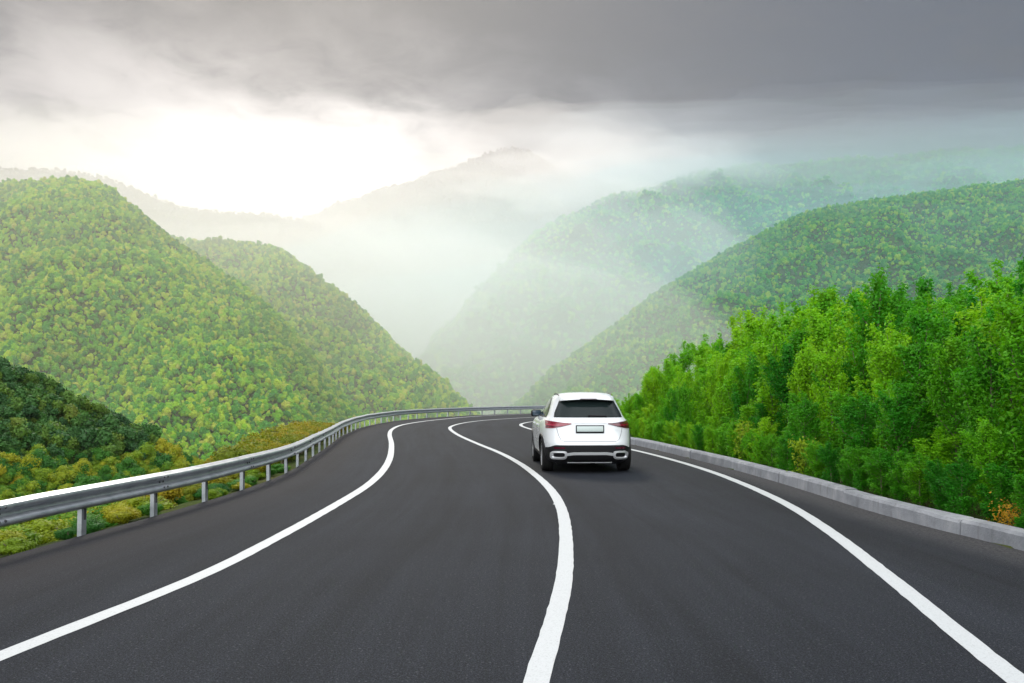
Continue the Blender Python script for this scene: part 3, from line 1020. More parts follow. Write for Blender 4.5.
def side_rows(fx0, fx1, z0, z1, side, nz=10, nx=16):
    return [[(th_side(fx0(z) + (fx1(z) - fx0(z)) * j / nx, z, side), z) for j in range(nx + 1)] for z in np.linspace(z0, z1, nz + 1)]


def ip(*pts):
    a = np.array(pts)
    return lambda z: float(np.interp(z, a[:, 0], a[:, 1]))


def box(name, size, loc, mat, parent, bev=0.01, seg=2, rot=(0, 0, 0)):
    bm = bmesh.new()
    bmesh.ops.create_cube(bm, size=1, matrix=Matrix.Diagonal((*size, 1)))
    if bev: bmesh.ops.bevel(bm, geom=bm.edges[:], offset=bev, segments=seg, affect='EDGES', profile=0.5)
    me = bpy.data.meshes.new(name); bm.to_mesh(me); bm.free(); me.materials.append(mat)
    for p in me.polygons: p.use_smooth = True
    me.set_sharp_from_angle(angle=R(45))
    o = bpy.data.objects.new(name, me)
    o.location = loc; o.rotation_euler = rot
    return link(o, parent)


def lathe(name, prof, mat, parent, seg=48, loc=(0, 0, 0)):
    """profile of (radius, y) turned round the y axis"""
    V = []; Fc = []
    n = len(prof)
    for k in range(seg):
        a = 2 * math.pi * k / seg
        for r, y in prof:
            V.append((r * math.cos(a), y, r * math.sin(a)))
    for k in range(seg):
        k2 = (k + 1) % seg
        for j in range(n - 1):
            Fc.append((k * n + j, k * n + j + 1, k2 * n + j + 1, k2 * n + j))
    o = mesh_np(name, V, Fc, mat, parent, True)
    bm = bmesh.new(); bm.from_mesh(o.data); bmesh.ops.remove_doubles(bm, verts=bm.verts[:], dist=1e-5); bmesh.ops.recalc_face_normals(bm, faces=bm.faces[:]); bm.to_mesh(o.data); bm.free()
    o.data.set_sharp_from_angle(angle=R(35))
    o.location = loc
    return o


def build_car():
    # x runs to the nose, y to the left; turned so that the nose points along the road
    root = empty('car', (1.622, 18.62, 0.0), R(90 + 2.6))
    root.scale = (1, 1.045, 1.045)
    tag(root, 'white compact SUV seen from behind driving away in the right lane', 'car')
    # body
    NT_, zs = 128, list(np.interp(np.linspace(0, 1, 64), np.linspace(0, 1, len(BODY)), BT[:, 0]))
    V = []; Fc = []
    for z in zs:
        for k in range(NT_):
            t = 2 * math.pi * k / NT_
            # even out the samples between flat sides and corners
            V.append(S_theta(t, z))
    for i in range(len(zs) - 1):
        for k in range(NT_):
            k2 = (k + 1) % NT_
            Fc.append((i * NT_ + k, i * NT_ + k2, (i + 1) * NT_ + k2, (i + 1) * NT_ + k))
    Fc.append(tuple(range(NT_ - 1, -1, -1)))
    Fc.append(tuple((len(zs) - 1) * NT_ + k for k in range(NT_)))
    tmp = mesh_np('body', V, Fc, M_WHITE, None, True)
    bm = bmesh.new(); bm.from_mesh(tmp.data); bmesh.ops.recalc_face_normals(bm, faces=bm.faces[:]); bm.to_mesh(tmp.data); bm.free()
    # wheel wells cut out of the body
    cut = bmesh.new()
    for x in (0.88, 3.60):
        for s in (-1, 1):
            mt = Matrix.Translation((x, s * 0.83, 0.345)) @ Matrix.Rotation(R(90), 4, 'X')
            bmesh.ops.create_cone(cut, cap_ends=True, segments=40, radius1=0.385, radius2=0.385, depth=0.62, matrix=mt)
    cme = bpy.data.meshes.new('well_cut'); cut.to_mesh(cme); cut.free()
    cme.materials.append(M_PLASTIC)
    co = bpy.data.objects.new('well_cut', cme); COL.objects.link(co)
    md = tmp.modifiers.new('b', 'BOOLEAN'); md.operation = 'DIFFERENCE'; md.solver = 'EXACT'; md.object = co
    md.material_mode = 'TRANSFER'
    dg = bpy.context.evaluated_depsgraph_get()
    bme = bpy.data.meshes.new_from_object(tmp.evaluated_get(dg))
    bme.name = 'body'
    bpy.data.objects.remove(tmp); bpy.data.objects.remove(co)
    body = bpy.data.objects.new('body', bme); link(body, root)
    body.data.set_sharp_from_angle(angle=R(48))

    # rear window with black surround
    wz0, wz1 = 1.115, 1.455
    hb = ip((wz0, 0.690), (1.20, 0.672), (wz1, 0.555))
    shell('rear_window', rear_rows(lambda z: -hb(z) + 0.02, lambda z: hb(z) - 0.02, wz0 + 0.012, wz1, 12, 30), M_GLASS, root, 0.0075, -0.01)
    shell('window_surround', rear_rows(lambda z: -hb(z), lambda z: hb(z), wz0, wz1 + 0.02, 12, 30), M_SEALS, root, 0.0045, -0.01)
    # roof spoiler overhanging the window
    V = []; Fc = []
    prof = [(0.74, 1.606), (0.56, 1.590), (0.40, 1.548), (0.318, 1.500), (0.306, 1.480), (0.330, 1.468), (0.45, 1.478), (0.60, 1.50)]
    m = 28
    for i in range(m + 1):
        y = -0.56 + 1.12 * i / m
        k = abs(y / 0.56)
        for (x, z) in prof:
            xx = x + 0.08 * k ** 2 + 0.14 * max(0, k - 0.82) / 0.18 * (x < 0.5)
            zz = z - 0.030 * k ** 2.2 - (0.035 if z > 1.53 else 0.0) * max(0, k - 0.8) / 0.2
            V.append((xx, y, zz))
    n = len(prof)
    for i in range(m):
        for j in range(n):
            Fc.append((i * n + j, i * n + (j + 1) % n, (i + 1) * n + (j + 1) % n, (i + 1) * n + j))
    Fc.append(tuple(range(n))); Fc.append(tuple(m * n + j for j in range(n - 1, -1, -1)))
    sp = mesh_np('spoiler', V, Fc, M_WHITE, root, True)
    bm = bmesh.new(); bm.from_mesh(sp.data); bmesh.ops.recalc_face_normals(bm, faces=bm.faces[:]); bm.to_mesh(sp.data); bm.free()
    sp.data.set_sharp_from_angle(angle=R(50))
    box('brake_light', (0.012, 0.34, 0.016), (0.312, 0, 1.488), M_DARKRED, sp, 0.004)
    # rear wiper
    w = box('rear_wiper', (0.018, 0.36, 0.022), (0.158, -0.17, 1.150), M_SEALS, root, 0.006, 2, (0.05, -0.65, 0))
    box('wiper_pivot', (0.03, 0.06, 0.05), (0.0, 0.17, -0.01), M_SEALS, w, 0.012)
    # tail lights, wrapped round the corners
    for s in (-1, 1):
        def light(y_in, x_out, top, bot, n=26):
            rows_t = []; rows_b = []
            cols = []
            for i in range(n + 1):
                t = i / n
                zt, zb = top(t), bot(t)
                col = []
                for k in range(7):
                    z = zb + (zt - zb) * k / 6
                    t0 = th_rear(y_in, z); t1 = abs(th_side(x_out, z, 1))
                    # uniform along the outline: march in y first, then round the corner
                    if t < 0.62:
                        y = y_in + (0.845 - y_in) * (t / 0.62)
                        th = th_rear(y, z)
                    else:
                        ta = th_rear(0.845, z)
                        th = ta + (t1 - ta) * (t - 0.62) / 0.38
                    col.append((s * th, z))
                cols.append(col)
            return [[cols[i][k] for i in range(n + 1)] for k in range(7)]
        top = ip((0, 1.002), (0.2, 1.012), (0.62, 1.050), (0.8, 1.040), (1.0, 1.000))
        bot = ip((0, 0.985), (0.25, 0.935), (0.45, 0.905), (0.66, 0.893), (0.85, 0.915), (1.0, 0.985))
        tl = shell('taillight', light(0.365, 0.42, top, bot), M_REDLENS if s > 0 else M_DARKRED, root, 0.012, -0.02)
        mid_t = ip((0, 0.975), (0.3, 0.972), (0.62, 0.988), (1, 0.978)); mid_b = ip((0, 0.966), (0.3, 0.950), (0.62, 0.958), (1, 0.964))
        shell('light_bar', light(0.46, 0.40, mid_t, mid_b), M_PINK if s > 0 else M_REDLENS, tl, 0.0155, 0.005)
        low_t = ip((0, 0.944), (0.62, 0.935), (1, 0.95)); low_b = ip((0, 0.940), (0.62, 0.916), (1, 0.945))
        shell('dark_band', light(0.56, 0.36, low_t, low_b), M_DARKRED, tl, 0.0150, 0.005)
    # tailgate seam, handle strip, plate
    zz = [0.985, 0.93, 0.85, 0.76, 0.68, 0.645]
    for s in (-1, 1):
        f = ip((0.645, 0.515), (0.68, 0.575), (0.76, 0.615), (0.85, 0.640), (0.93, 0.655))
        shell('tailgate_seam', rear_rows(lambda z: s * f(z), lambda z: s * (f(z) + 0.008), 0.645, 0.905, 14, 1), M_SEALS, root, 0.0012, -0.004)
    shell('tailgate_seam', rear_rows(lambda z: -0.52, lambda z: 0.52, 0.640, 0.647, 1, 30), M_SEALS, root, 0.0012, -0.004)
    shell('tailgate_handle', rear_rows(lambda z: -0.345, lambda z: 0.345, 1.000, 1.018, 2, 20), M_SILVER, root, 0.014, -0.01)
    shell('plate_recess', rear_rows(lambda z: -0.31 - (z - 0.80) * 0.15, lambda z: 0.31 + (z - 0.80) * 0.15, 0.800, 0.990, 4, 20), M_WHITE, root, 0.004, -0.02)
    pf = box('number_plate', (0.022, 0.565, 0.158), (0.060, 0, 0.888), M_SEALS, root, 0.006, 2, (0, 0.10, 0))
    box('plate_face', (0.010, 0.525, 0.108), (-0.0085, 0, 0.004), M_PLATE, pf, 0.003)
    # lower bumper in black plastic, running round the rear corners
    def bz(th):
        a = abs(math.degrees(th))
        return a
    rows = []
    for k in range(11):
        row = []
        for j in range(61):
            y = -1 + 2 * j / 60
            t = k / 10
            if abs(y) < 0.80:
                yy = y / 0.80 * 0.84
                zt = 0.572 - 0.055 * sstep(abs(yy), 0.66, 0.84) 
            else:
                zt = 0.517 - 0.015 * (abs(y) - 0.80) / 0.2
            zb = 0.225
            z = zb + (zt - zb) * t
            if abs(y) < 0.80:
                th = th_rear(yy, z)
            else:
                ta = th_rear(0.84, z); tb = abs(th_side(0.52, z, 1))
                th = math.copysign(ta + (tb - ta) * (abs(y) - 0.80) / 0.20, y)
            row.append((th, z))
        rows.append(row)
    bp = shell('bumper', rows, M_PLASTIC, root, 0.012, -0.02)
    for s in (-1, 1):
        shell('reflector', rear_rows(lambda z: s * 0.50, lambda z: s * 0.70, 0.505, 0.532, 2, 10), M_DARKRED, bp, 0.018, 0.0)
    # silver skid trim with the exhaust surrounds
    def bar_rows():
        r = []
        for k in range(5):
            row = []
            for j in range(41):
                y = -0.50 + 1.0 * j / 40
                up = 0.435 - 0.02 * sstep(abs(y), 0.30, 0.50); lo_ = 0.385 - 0.02 * sstep(abs(y), 0.30, 0.50)
                z = lo_ + (up - lo_) * k / 4
                row.append((th_rear(y, z), z))
            r.append(row)
        return r
    sk = shell('skid_trim', bar_rows(), M_SILVER, bp, 0.034, 0.0)
    for s in (-1, 1):
        # surround: rounded rectangle ring following the bumper
        ringo = []; n = 40
        V = []; Fc = []
        for (rx, rz, off) in ((0.150, 0.078, 0.012), (0.145, 0.074, 0.045), (0.112, 0.048, 0.050), (0.102, 0.040, 0.012)):
            for k in range(n):
                a = 2 * math.pi * k / n
                y = s * 0.605 + rx * math.copysign(abs(math.cos(a)) ** 0.5, math.cos(a))
                z = 0.382 + rz * math.copysign(abs(math.sin(a)) ** 0.5, math.sin(a)) - 0.15 * 0.1 * (abs(y) - 0.6)
                V.append(S_off(th_rear(y, z), z, off))
        for q in range(3):
            for k in range(n):
                k2 = (k + 1) % n
                Fc.append((q * n + k, q * n + k2, (q + 1) * n + k2, (q + 1) * n + k))
        ex = mesh_np('exhaust_surround', V, Fc, M_SILVER, bp, True)
        bm = bmesh.new(); bm.from_mesh(ex.data); bmesh.ops.recalc_face_normals(bm, faces=bm.faces[:]); bm.to_mesh(ex.data); bm.free()
        ex.data.set_sharp_from_angle(angle=R(40))
        shell('exhaust_opening', rear_rows(lambda z: s * 0.605 - 0.118, lambda z: s * 0.605 + 0.118, 0.330, 0.434, 4, 8), M_SEALS, ex, 0.016, 0.0)
    shell('lower_diffuser', rear_rows(lambda z: -0.43, lambda z: 0.43, 0.235, 0.375, 4, 20), M_SEALS, bp, 0.020, 0.0)
    shell('diffuser_edge', rear_rows(lambda z: -0.44, lambda z: 0.44, 0.225, 0.243, 1, 20), M_SILVER, bp, 0.026, 0.0)
    box('tow_eye_cover', (0.05, 0.10, 0.05), (0.12, -0.06, 0.215), M_PLASTIC, bp, 0.01)
    # sills, side windows, arches, handles, mirrors, rails
    for s in (-1, 1):
        shell('sill', side_rows(lambda z: 1.26, lambda z: 3.22, 0.225, 0.365, s, 4, 20), M_PLASTIC, root, 0.012, -0.02)
        x_r = ip((1.10, 0.92), (1.20, 0.93), (1.30, 1.0), (1.42, 1.22), (1.50, 1.42)); 
        def fr(z): return float(np.interp(z, [1.10, 1.20, 1.30, 1.42, 1.50], [3.12, 2.93, 2.68, 2.38, 2.16]))
        def rr_(z): return x_r(z)
        shell('window_surround', side_rows(lambda z: rr_(z) - 0.03, lambda z: fr(z) + 0.03, 1.100, 1.505, s, 12, 28), M_SEALS, root, 0.003, -0.01)
        shell('side_window', side_rows(lambda z: rr_(z), lambda z: 1.24 + 0 * z if z < 1.42 else max(1.24, rr_(z) + 0.02), 1.125, 1.425, s, 10, 5), M_GLASS, root, 0.006, -0.01)
        shell('side_window', side_rows(lambda z: 1.30 if z < 1.42 else 1.30 + (z - 1.42) * 2.4, lambda z: 2.00, 1.125, 1.485, s, 10, 10), M_GLASS, root, 0.006, -0.01)
        shell('side_window', side_rows(lambda z: 2.08, lambda z: max(fr(z), 2.12), 1.125, 1.485, s, 10, 14), M_GLASS, root, 0.006, -0.01)
        for (xa, xb) in ((1.70, 1.90), (2.72, 2.92)):
            shell('door_handle', side_rows(lambda z: xa, lambda z: xb, 0.925, 0.952, s, 2, 8), M_WHITE, root, 0.032, 0.0)
        for xa in (1.22, 2.04, 3.08):
            shell('door_seam', side_rows(lambda z: xa, lambda z: xa + 0.008, 0.40, 1.085, s, 14, 1), M_SEALS, root, 0.0012, -0.004)
        for x in (0.88, 3.60):
            V = []; Fc = []; n = 30
            for i in range(n + 1):
                a = math.radians(-8 + 196 * i / n)
                for (r, off) in ((0.372, -0.10), (0.372, 0.018), (0.385, 0.024), (0.425, 0.020), (0.440, -0.03)):
                    xx, z = x + r * math.cos(a), max(0.345 + r * math.sin(a), 0.222)
                    V.append(S_off(th_side(xx, z, s), z, off))
            for i in range(n):
                for j in range(4):
                    Fc.append((i * 5 + j, i * 5 + j + 1, (i + 1) * 5 + j + 1, (i + 1) * 5 + j))
            ar = mesh_np('wheel_arch', V, Fc, M_PLASTIC, root, True)
            ar.data.set_sharp_from_angle(angle=R(40))
            # wheel
            wt_ = 0.235
            prof = [(0.225, -0.105), (0.30, -0.118), (0.325, -0.112), (0.343, -0.092), (0.346, -0.05), (0.341, -0.046), (0.346, -0.040), (0.347, 0.0), (0.341, 0.004), (0.346, 0.010),
                    (0.346, 0.05), (0.343, 0.092), (0.325, 0.112), (0.30, 0.118), (0.225, 0.105)]
            wh = empty('wheel', (x, s * 0.795, 0.346)); wh.parent = root
            lathe('tyre', prof, M_TYRE, wh)
            bm = bmesh.new()
            bmesh.ops.create_cone(bm, cap_ends=True, segments=32, radius1=0.225, radius2=0.225, depth=0.10, matrix=Matrix.Rotation(R(90), 4, 'X') @ Matrix.Translation((0, 0, 0)))
            bme_ = bpy.data.meshes.new('rim_barrel'); bm.to_mesh(bme_); bm.free(); bme_.materials.append(M_SEALS)
            link(bpy.data.objects.new('rim_barrel', bme_), wh)
            bm = bmesh.new()
            for k in range(5):
                mt = Matrix.Rotation(R(72 * k), 4, 'Y') @ Matrix.Translation((0, s * 0.075, 0.125)) @ Matrix.Diagonal((0.062, 0.035, 0.21, 1))
                bmesh.ops.create_cube(bm, size=1, matrix=mt)
            bmesh.ops.create_cone(bm, cap_ends=True, segments=20, radius1=0.06, radius2=0.055, depth=0.05, matrix=Matrix.Translation((0, s * 0.077, 0)) @ Matrix.Rotation(R(90), 4, 'X'))
            for k in range(32):
                a = 2 * math.pi * k / 32
                bmesh.ops.create_cube(bm, size=1, matrix=Matrix.Rotation(a, 4, 'Y') @ Matrix.Translation((0, s * 0.092, 0.222)) @ Matrix.Diagonal((0.046, 0.03, 0.018, 1)))
            rm = bpy.data.meshes.new('rim'); bm.to_mesh(rm); bm.free(); rm.materials.append(M_ALLOY)
            link(bpy.data.objects.new('rim', rm), wh)
        mir = box('mirror', (0.13, 0.23, 0.155), (2.78, s * 0.885, 1.150), M_SEALS, root, 0.045, 4, (0, 0, s * 0.12))
        box('mirror_foot', (0.06, 0.14, 0.045), (0.01, -s * 0.13, -0.055), M_SEALS, mir, 0.012)
        box('mirror_glass', (0.006, 0.185, 0.115), (-0.066, 0, 0.003), M_MIRROR, mir, 0.002)
        # roof rail
        V = []; Fc = []
        pts = [(0.80, s * 0.535, 1.535), (0.95, s * 0.55, 1.572), (1.3, s * 0.555, 1.592), (1.8, s * 0.545, 1.592), (2.05, s * 0.53, 1.570), (2.16, s * 0.52, 1.530)]
        tube(V, Fc, pts, [0.009, 0.011, 0.012, 0.012, 0.011, 0.009], 8)
        mesh_np('roof_rail', V, Fc, M_DARKSTEEL, root, True)
        # headlight, on the far end of the car
        shell('headlight', [[(s * (math.pi - t), z) for t in np.linspace(abs(th_rear(0.52, z)), abs(th_rear(0.80, z)) + 0.12, 10)] for z in np.linspace(0.76, 0.90, 5)], M_CLEAR, root, 0.008, -0.02)
    # windscreen and grille
    def nose_rows(w0, w1, z0, z1, nz, nyy):
        return [[(math.pi - th_rear(w0(z) + (w1(z) - w0(z)) * j / nyy, z), z) for j in range(nyy + 1)] for z in np.linspace(z0, z1, nz + 1)]
    hw_ = ip((1.12, 0.70), (1.50, 0.56))
    shell('windscreen', nose_rows(lambda z: -hw_(z), lambda z: hw_(z), 1.12, 1.50, 12, 24), M_GLASS, root, 0.006, -0.01)
    shell('grille', nose_rows(lambda z: -0.42, lambda z: 0.42, 0.58, 0.86, 6, 16), M_SEALS, root, 0.008, -0.02)
    # underbody
    box('underbody', (3.9, 1.30, 0.12), (2.25, 0, 0.24), M_SEALS, root, 0.02)


build_car()


# ------------------------------------------------------------------ saplings on the right bank
def sapling_mesh(seed, h, shoots, leaves, size, spread, low=0.05):
    rg = np.random.default_rng(seed)
    TV = []; TF = []
    lean = rg.uniform(-0.06, 0.06, 2) * h
    trunk = [(0, 0, -0.3), (lean[0] * .2, lean[1] * .2, h * 0.3), (lean[0] * .5, lean[1] * .5, h * 0.62), (lean[0], lean[1], h)]
    r0 = 0.010 * h
    tube(TV, TF, trunk, [r0, r0 * .75, r0 * .45, r0 * .12], 6)
    Cs = []; Ns = []
    tp = np.array(trunk)

    def on_trunk(t):
        z = t * h
        return np.array([np.interp(z, tp[:, 2], tp[:, 0]), np.interp(z, tp[:, 2], tp[:, 1]), z])
    per = leaves // (shoots + 1)
    for k in range(shoots + 1):
        if k == shoots:
            a, b = on_trunk(0.55), on_trunk(1.04)
            mid = (a + b) / 2
            r = 0.10
        else:
            t0 = low + (0.82 - low) * ((k + rg.random()) / shoots)
            az_ = rg.uniform(0, 2 * math.pi)
            # longest shoots a third of the way up, shorter towards the tip
            ln = h * spread * (0.55 + 0.6 * math.sin(math.pi * min(1, 0.25 + t0 * 0.75))) * rg.uniform(0.7, 1.2)
            rise = rg.uniform(1.5, 3.0)
            a = on_trunk(t0)
            b = a + np.array([math.cos(az_), math.sin(az_), rise]) * ln / math.sqrt(1 + rise * rise) * 1.25
            b[2] = min(b[2], h * 1.02)
            mid = (a + b) / 2 + np.array([math.cos(az_), math.sin(az_), -0.4]) * ln * 0.12
            r = 0.11
            tube(TV, TF, [a, mid, b], [r0 * .35, r0 * .22, r0 * .06], 4)
        u = rg.random((per, 1)) ** 0.75
        c = a * (1 - u) ** 2 + 2 * mid * u * (1 - u) + b * u * u
        d = rg.normal(size=(per, 3))
        c = c + d * r * (0.55 + 0.8 * (1 - u)) * rg.uniform(0.4, 1.0, size=(per, 1))
        c[:, 2] = np.maximum(c[:, 2], 0.02)
        nrm = d * 0.6 + rg.normal(size=(per, 3)) * 0.6 + np.array([0, 0, 0.35])
        Cs.append(c); Ns.append(nrm / np.linalg.norm(nrm, axis=1)[:, None])
    V, Fq = leaf_quads(np.vstack(Cs), np.vstack(Ns), size, rg, 0.55)
    return plain_mesh('trunk', TV, TF, M_BARK, True), (V, Fq)


def make_plant(name, tm, cm):
    r = empty(name, (0, 0, -500))
    t = link(bpy.data.objects.new('trunk', tm), r)
    c = link(bpy.data.objects.new('crown', cm), r)
    return r, (t, c)


PROTO = {}
for key, mat, variants in (('green', M_SAPLING, 4), ('yellowish', M_YSAPLING, 3)):
    lst = []
    for k in range(variants):
        tm, (V, Fq) = sapling_mesh(300 + k * 7 + len(key), 3.2, 24, 8500, 0.066, 0.22)
        lst.append((tm, plain_mesh('crown', V, Fq, mat)))
    PROTO[key] = lst


def plant(name, tm, cm, loc, sc, rz, label, cat, group):
    r = empty(name, loc, rz)
    r.scale = sc
    tag(r, label, cat, group)
    link(bpy.data.objects.new('trunk', tm), r)
    link(bpy.data.objects.new('crown', cm), r)
    return r


def skyline(px):
    return float(np.interp(px, [600, 630, 655, 680, 692, 720, 750, 790, 830, 845, 900, 940, 985, 1024, 1060, 1120], [412, 397, 372, 352, 356, 345, 322, 302, 292, 283, 284, 288, 272, 264, 255, 250]))


rgS = np.random.default_rng(42)
cands = []
kn = normals2(kerb)
sK = np.r_[0, np.cumsum(np.linalg.norm(np.diff(kerb, axis=0), axis=1))]


def kerb_at(q, off):
    c = np.array([np.interp(q, sK, kerb[:, 0]), np.interp(q, sK, kerb[:, 1])])
    d = np.array([np.interp(q, sK, kn[:, 0]), np.interp(q, sK, kn[:, 1])])
    return c + d * off


ORD = ['first', 'second', 'third', 'fourth', 'fifth', 'sixth', 'seventh', 'eighth', 'ninth', 'tenth', 'eleventh', 'twelfth', 'thirteenth', 'fourteenth', 'fifteenth',
       'sixteenth', 'seventeenth', 'eighteenth', 'nineteenth', 'twentieth', 'twenty-first', 'twenty-second', 'twenty-third', 'twenty-fourth', 'twenty-fifth', 'twenty-sixth',
       'twenty-seventh', 'twenty-eighth', 'twenty-ninth', 'thirtieth']
ORD += ['thirty-' + w for w in ORD[:9]] + ['fortieth'] + ['forty-' + w for w in ORD[:9]] + ['fiftieth'] + ['fifty-' + w for w in ORD[:9]]
qcar = sK[np.argmin(np.abs(kerb[:, 1] - 34))]
q_near = sK[np.argmin(np.abs(kerb[:, 1] - 8.0))]
rows_ = [(0.46, 0.55, 'fringe'), (0.80, 0.78, 'front'), (1.45, 0.85, 'second'), (2.4, 1.0, 'middle'), (3.5, 1.1, 'middle'), (4.8, 1.1, 'middle'), (6.2, 1.0, 'back'), (7.8, 1.1, 'back')]
used_px = []
for ri, (off, step, rowname) in enumerate(rows_):
    q = qcar + 6 + rgS.uniform(0, 1)
    idx = 0
    while q > q_near - 0.5 * ri:
        o_ = off + (rgS.uniform(-0.08, 0.12) if rowname == 'fringe' else rgS.uniform(-0.25, 0.35))
        p = kerb_at(q, o_)
        px = 512 + F * p[0] / p[1]
        q -= step * rgS.uniform(0.8, 1.25)
        if px < 610 or px > 1120 or p[1] < 3:
            continue
        z = near_z(p[0], p[1])
        # height the skyline allows here
        top = CAMH + (YH - (skyline(px) + (rgS.uniform(-11, 8) if rgS.random() < 0.4 else rgS.uniform(4, 34)))) / F * p[1]
        hmax = top - z
        if rowname == 'fringe':
            h = min(rgS.uniform(0.4, 0.85), hmax)
        elif rowname == 'front':
            h = min(rgS.uniform(0.9, 1.9), hmax)
        elif rowname == 'second':
            h = min(rgS.uniform(2.2, 3.0), hmax)
        else:
            h = min(hmax, rgS.uniform(3.2, 4.6))
        if h < 0.7:
            h = 0.8 if rowname in ('front', 'fringe') else 0
        if h <= 0: continue
        yel = rgS.random() < np.interp(px, [640, 760, 900, 1024], [0.92, 0.58, 0.22, 0.10]) and not (rowname == 'fringe' and px > 780)
        key = 'yellowish' if yel else 'green'
        k = int(rgS.integers(len(PROTO[key])))
        s = h / 3.2
        wd = rgS.uniform(0.95, 1.3) * max(s, 0.40 if rowname == 'fringe' else 0.62)
        colr = 'yellow-green' if yel else 'deep green'
        if rowname == 'fringe':
            label = f'short {colr} leafy shoot growing close against the back of the kerb'
            grp = f'short {colr} shoots against the kerb'
        elif rowname == 'front':
            label = f'{ORD[idx]} sapling counted from the car in the low row along the kerb, {colr}'
            grp = 'low saplings along the kerb'
        elif rowname == 'second':
            label = f'{ORD[idx]} sapling counted from the car in the row behind the low kerb row, {colr}'
            grp = 'saplings in the second row'
        elif rowname == 'back':
            label = f'tall {colr} sapling forming the top of the thicket on the right'
            grp = f'tall {colr} saplings at the back of the thicket'
        else:
            label = f'slender {colr} sapling packed inside the thicket right of the kerb'
            grp = f'{colr} saplings inside the thicket'
        idx += 1
        tm, cm = PROTO[key][k]
        plant('sapling', tm, cm, (p[0], p[1], z), (wd, wd, s), rgS.uniform(0, 6.28), label, 'tree', grp)

# shrubs that stand out along the kerb
def shrub(name, seed, h, w, n, size, mat, px, py, label, cat='shrub', off=0.45):
    # stands just behind the kerb where the picture shows it
    qs = np.linspace(0, sK[-1], 1500)
    pts = np.array([kerb_at(q, off) for q in qs])
    pxs = np.where(pts[:, 1] > 2, 512 + F * pts[:, 0] / np.maximum(pts[:, 1], 1), -1e6)
    pxs[pts[:, 1] > 36] = -1e6
    i = int(np.argmin(np.abs(pxs - px)))
    tm, (V, Fq) = sapling_mesh(seed, h, 11, n, size, w, 0.02)
    return plant(name, tm, plain_mesh('crown', V, Fq, mat), (pts[i][0], pts[i][1], near_z(*pts[i])), (1, 1, 1), seed, label, cat, None)


shrub('shrub', 901, 0.75, 0.42, 900, 0.055, M_YELLOW, 806, 470, 'small pale yellow shrub leaning over the middle of the kerb')
shrub('shrub', 902, 0.32, 0.45, 420, 0.035, M_ORANGE, 1006, 520, 'tiny orange leaved shrub on top of the kerb at the right edge', off=0.36)
shrub('shrub', 903, 0.95, 0.30, 700, 0.06, M_YELLOW, 742, 455, 'upright yellow-green shrub by the kerb nearer the car')
for k in range(1):
    tm, (V, Fq) = sapling_mesh(931, 1.6, 7, 160, 0.06, 0.28)
    p = kerb_at(sK[np.argmin(np.abs(kerb[:, 1] - 10.2))], 0.55)
    plant('bare_sapling', tm, plain_mesh('crown', V, Fq, M_YELLOW), (p[0], p[1], near_z(*p)), (1, 1, 1), 0.4, 'almost bare pale stemmed sapling beside the orange shrub', 'tree', None)


# ------------------------------------------------------------------ trees and bushes below the guardrail
def crown_proto(seed, mat, w, h, lobes, per, size):
    rg = np.random.default_rng(seed)
    V, Fq = crown_cloud(rg, w, h, 0.06 * h, lobes, per, size)
    TV = []; TF = []
    tube(TV, TF, [(0, 0, -0.8), (0.03 * w, 0, 0.25 * h), (0, 0.03 * w, 0.7 * h)], [0.05 * w, 0.04 * w, 0.015 * w], 6)
    for k in range(4):
        a = rg.uniform(0, 6.28)
        tube(TV, TF, [(0.02 * w, 0, 0.25 * h), (math.cos(a) * .15 * w, math.sin(a) * .15 * w, .5 * h), (math.cos(a) * .3 * w, math.sin(a) * .3 * w, .75 * h)], [0.025 * w, 0.018 * w, 0.006 * w], 5)
    return plain_mesh('trunk', TV, TF, M_BARK, True), plain_mesh('crown', V, Fq, mat)


SLOPE = [crown_proto(500 + k, M_SLOPE, 3.4, 3.2, 11, 420, 0.15) for k in range(5)]
OCHRE = [crown_proto(540 + k, M_OCHRE, 1.5, 1.3, 9, 330, 0.07) for k in range(3)]
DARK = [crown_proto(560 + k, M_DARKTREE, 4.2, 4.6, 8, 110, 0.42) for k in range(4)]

rgL = np.random.default_rng(77)
placed = []


def far_enough(p, dmin):
    for q in placed:
        if (q[0] - p[0]) ** 2 + (q[1] - p[1]) ** 2 < dmin * dmin: return False
    return True


# trees on the slope
def clear_of_rail(x, y, h, r):
    """a tree below the rail may not rise above what the picture shows there"""
    px = 512 + F * x / y
    z = near_z(x, y)
    top_py = YH - F * (z + h - CAMH) / y
    lim = float(np.interp(px, [-100, 0, 60, 120, 180, 230, 300, 350, 400], [440, 430, 432, 436, 444, 452, 440, 424, 412]))
    return top_py > lim, z, px


def march(px, py):
    """where the line of sight through a pixel meets the slope"""
    y0 = 6.0
    ys = np.geomspace(8, 240, 110)
    q = np.stack([(px - 512) / F * ys, ys], 1)
    zr = CAMH + (YH - py) / F * ys
    hit = np.nonzero((near_height(q, False) > zr) & (inside_poly(q, ROADPOLY) == False))[0]
    return (q[hit[0]], ys[hit[0]]) if len(hit) else (None, None)


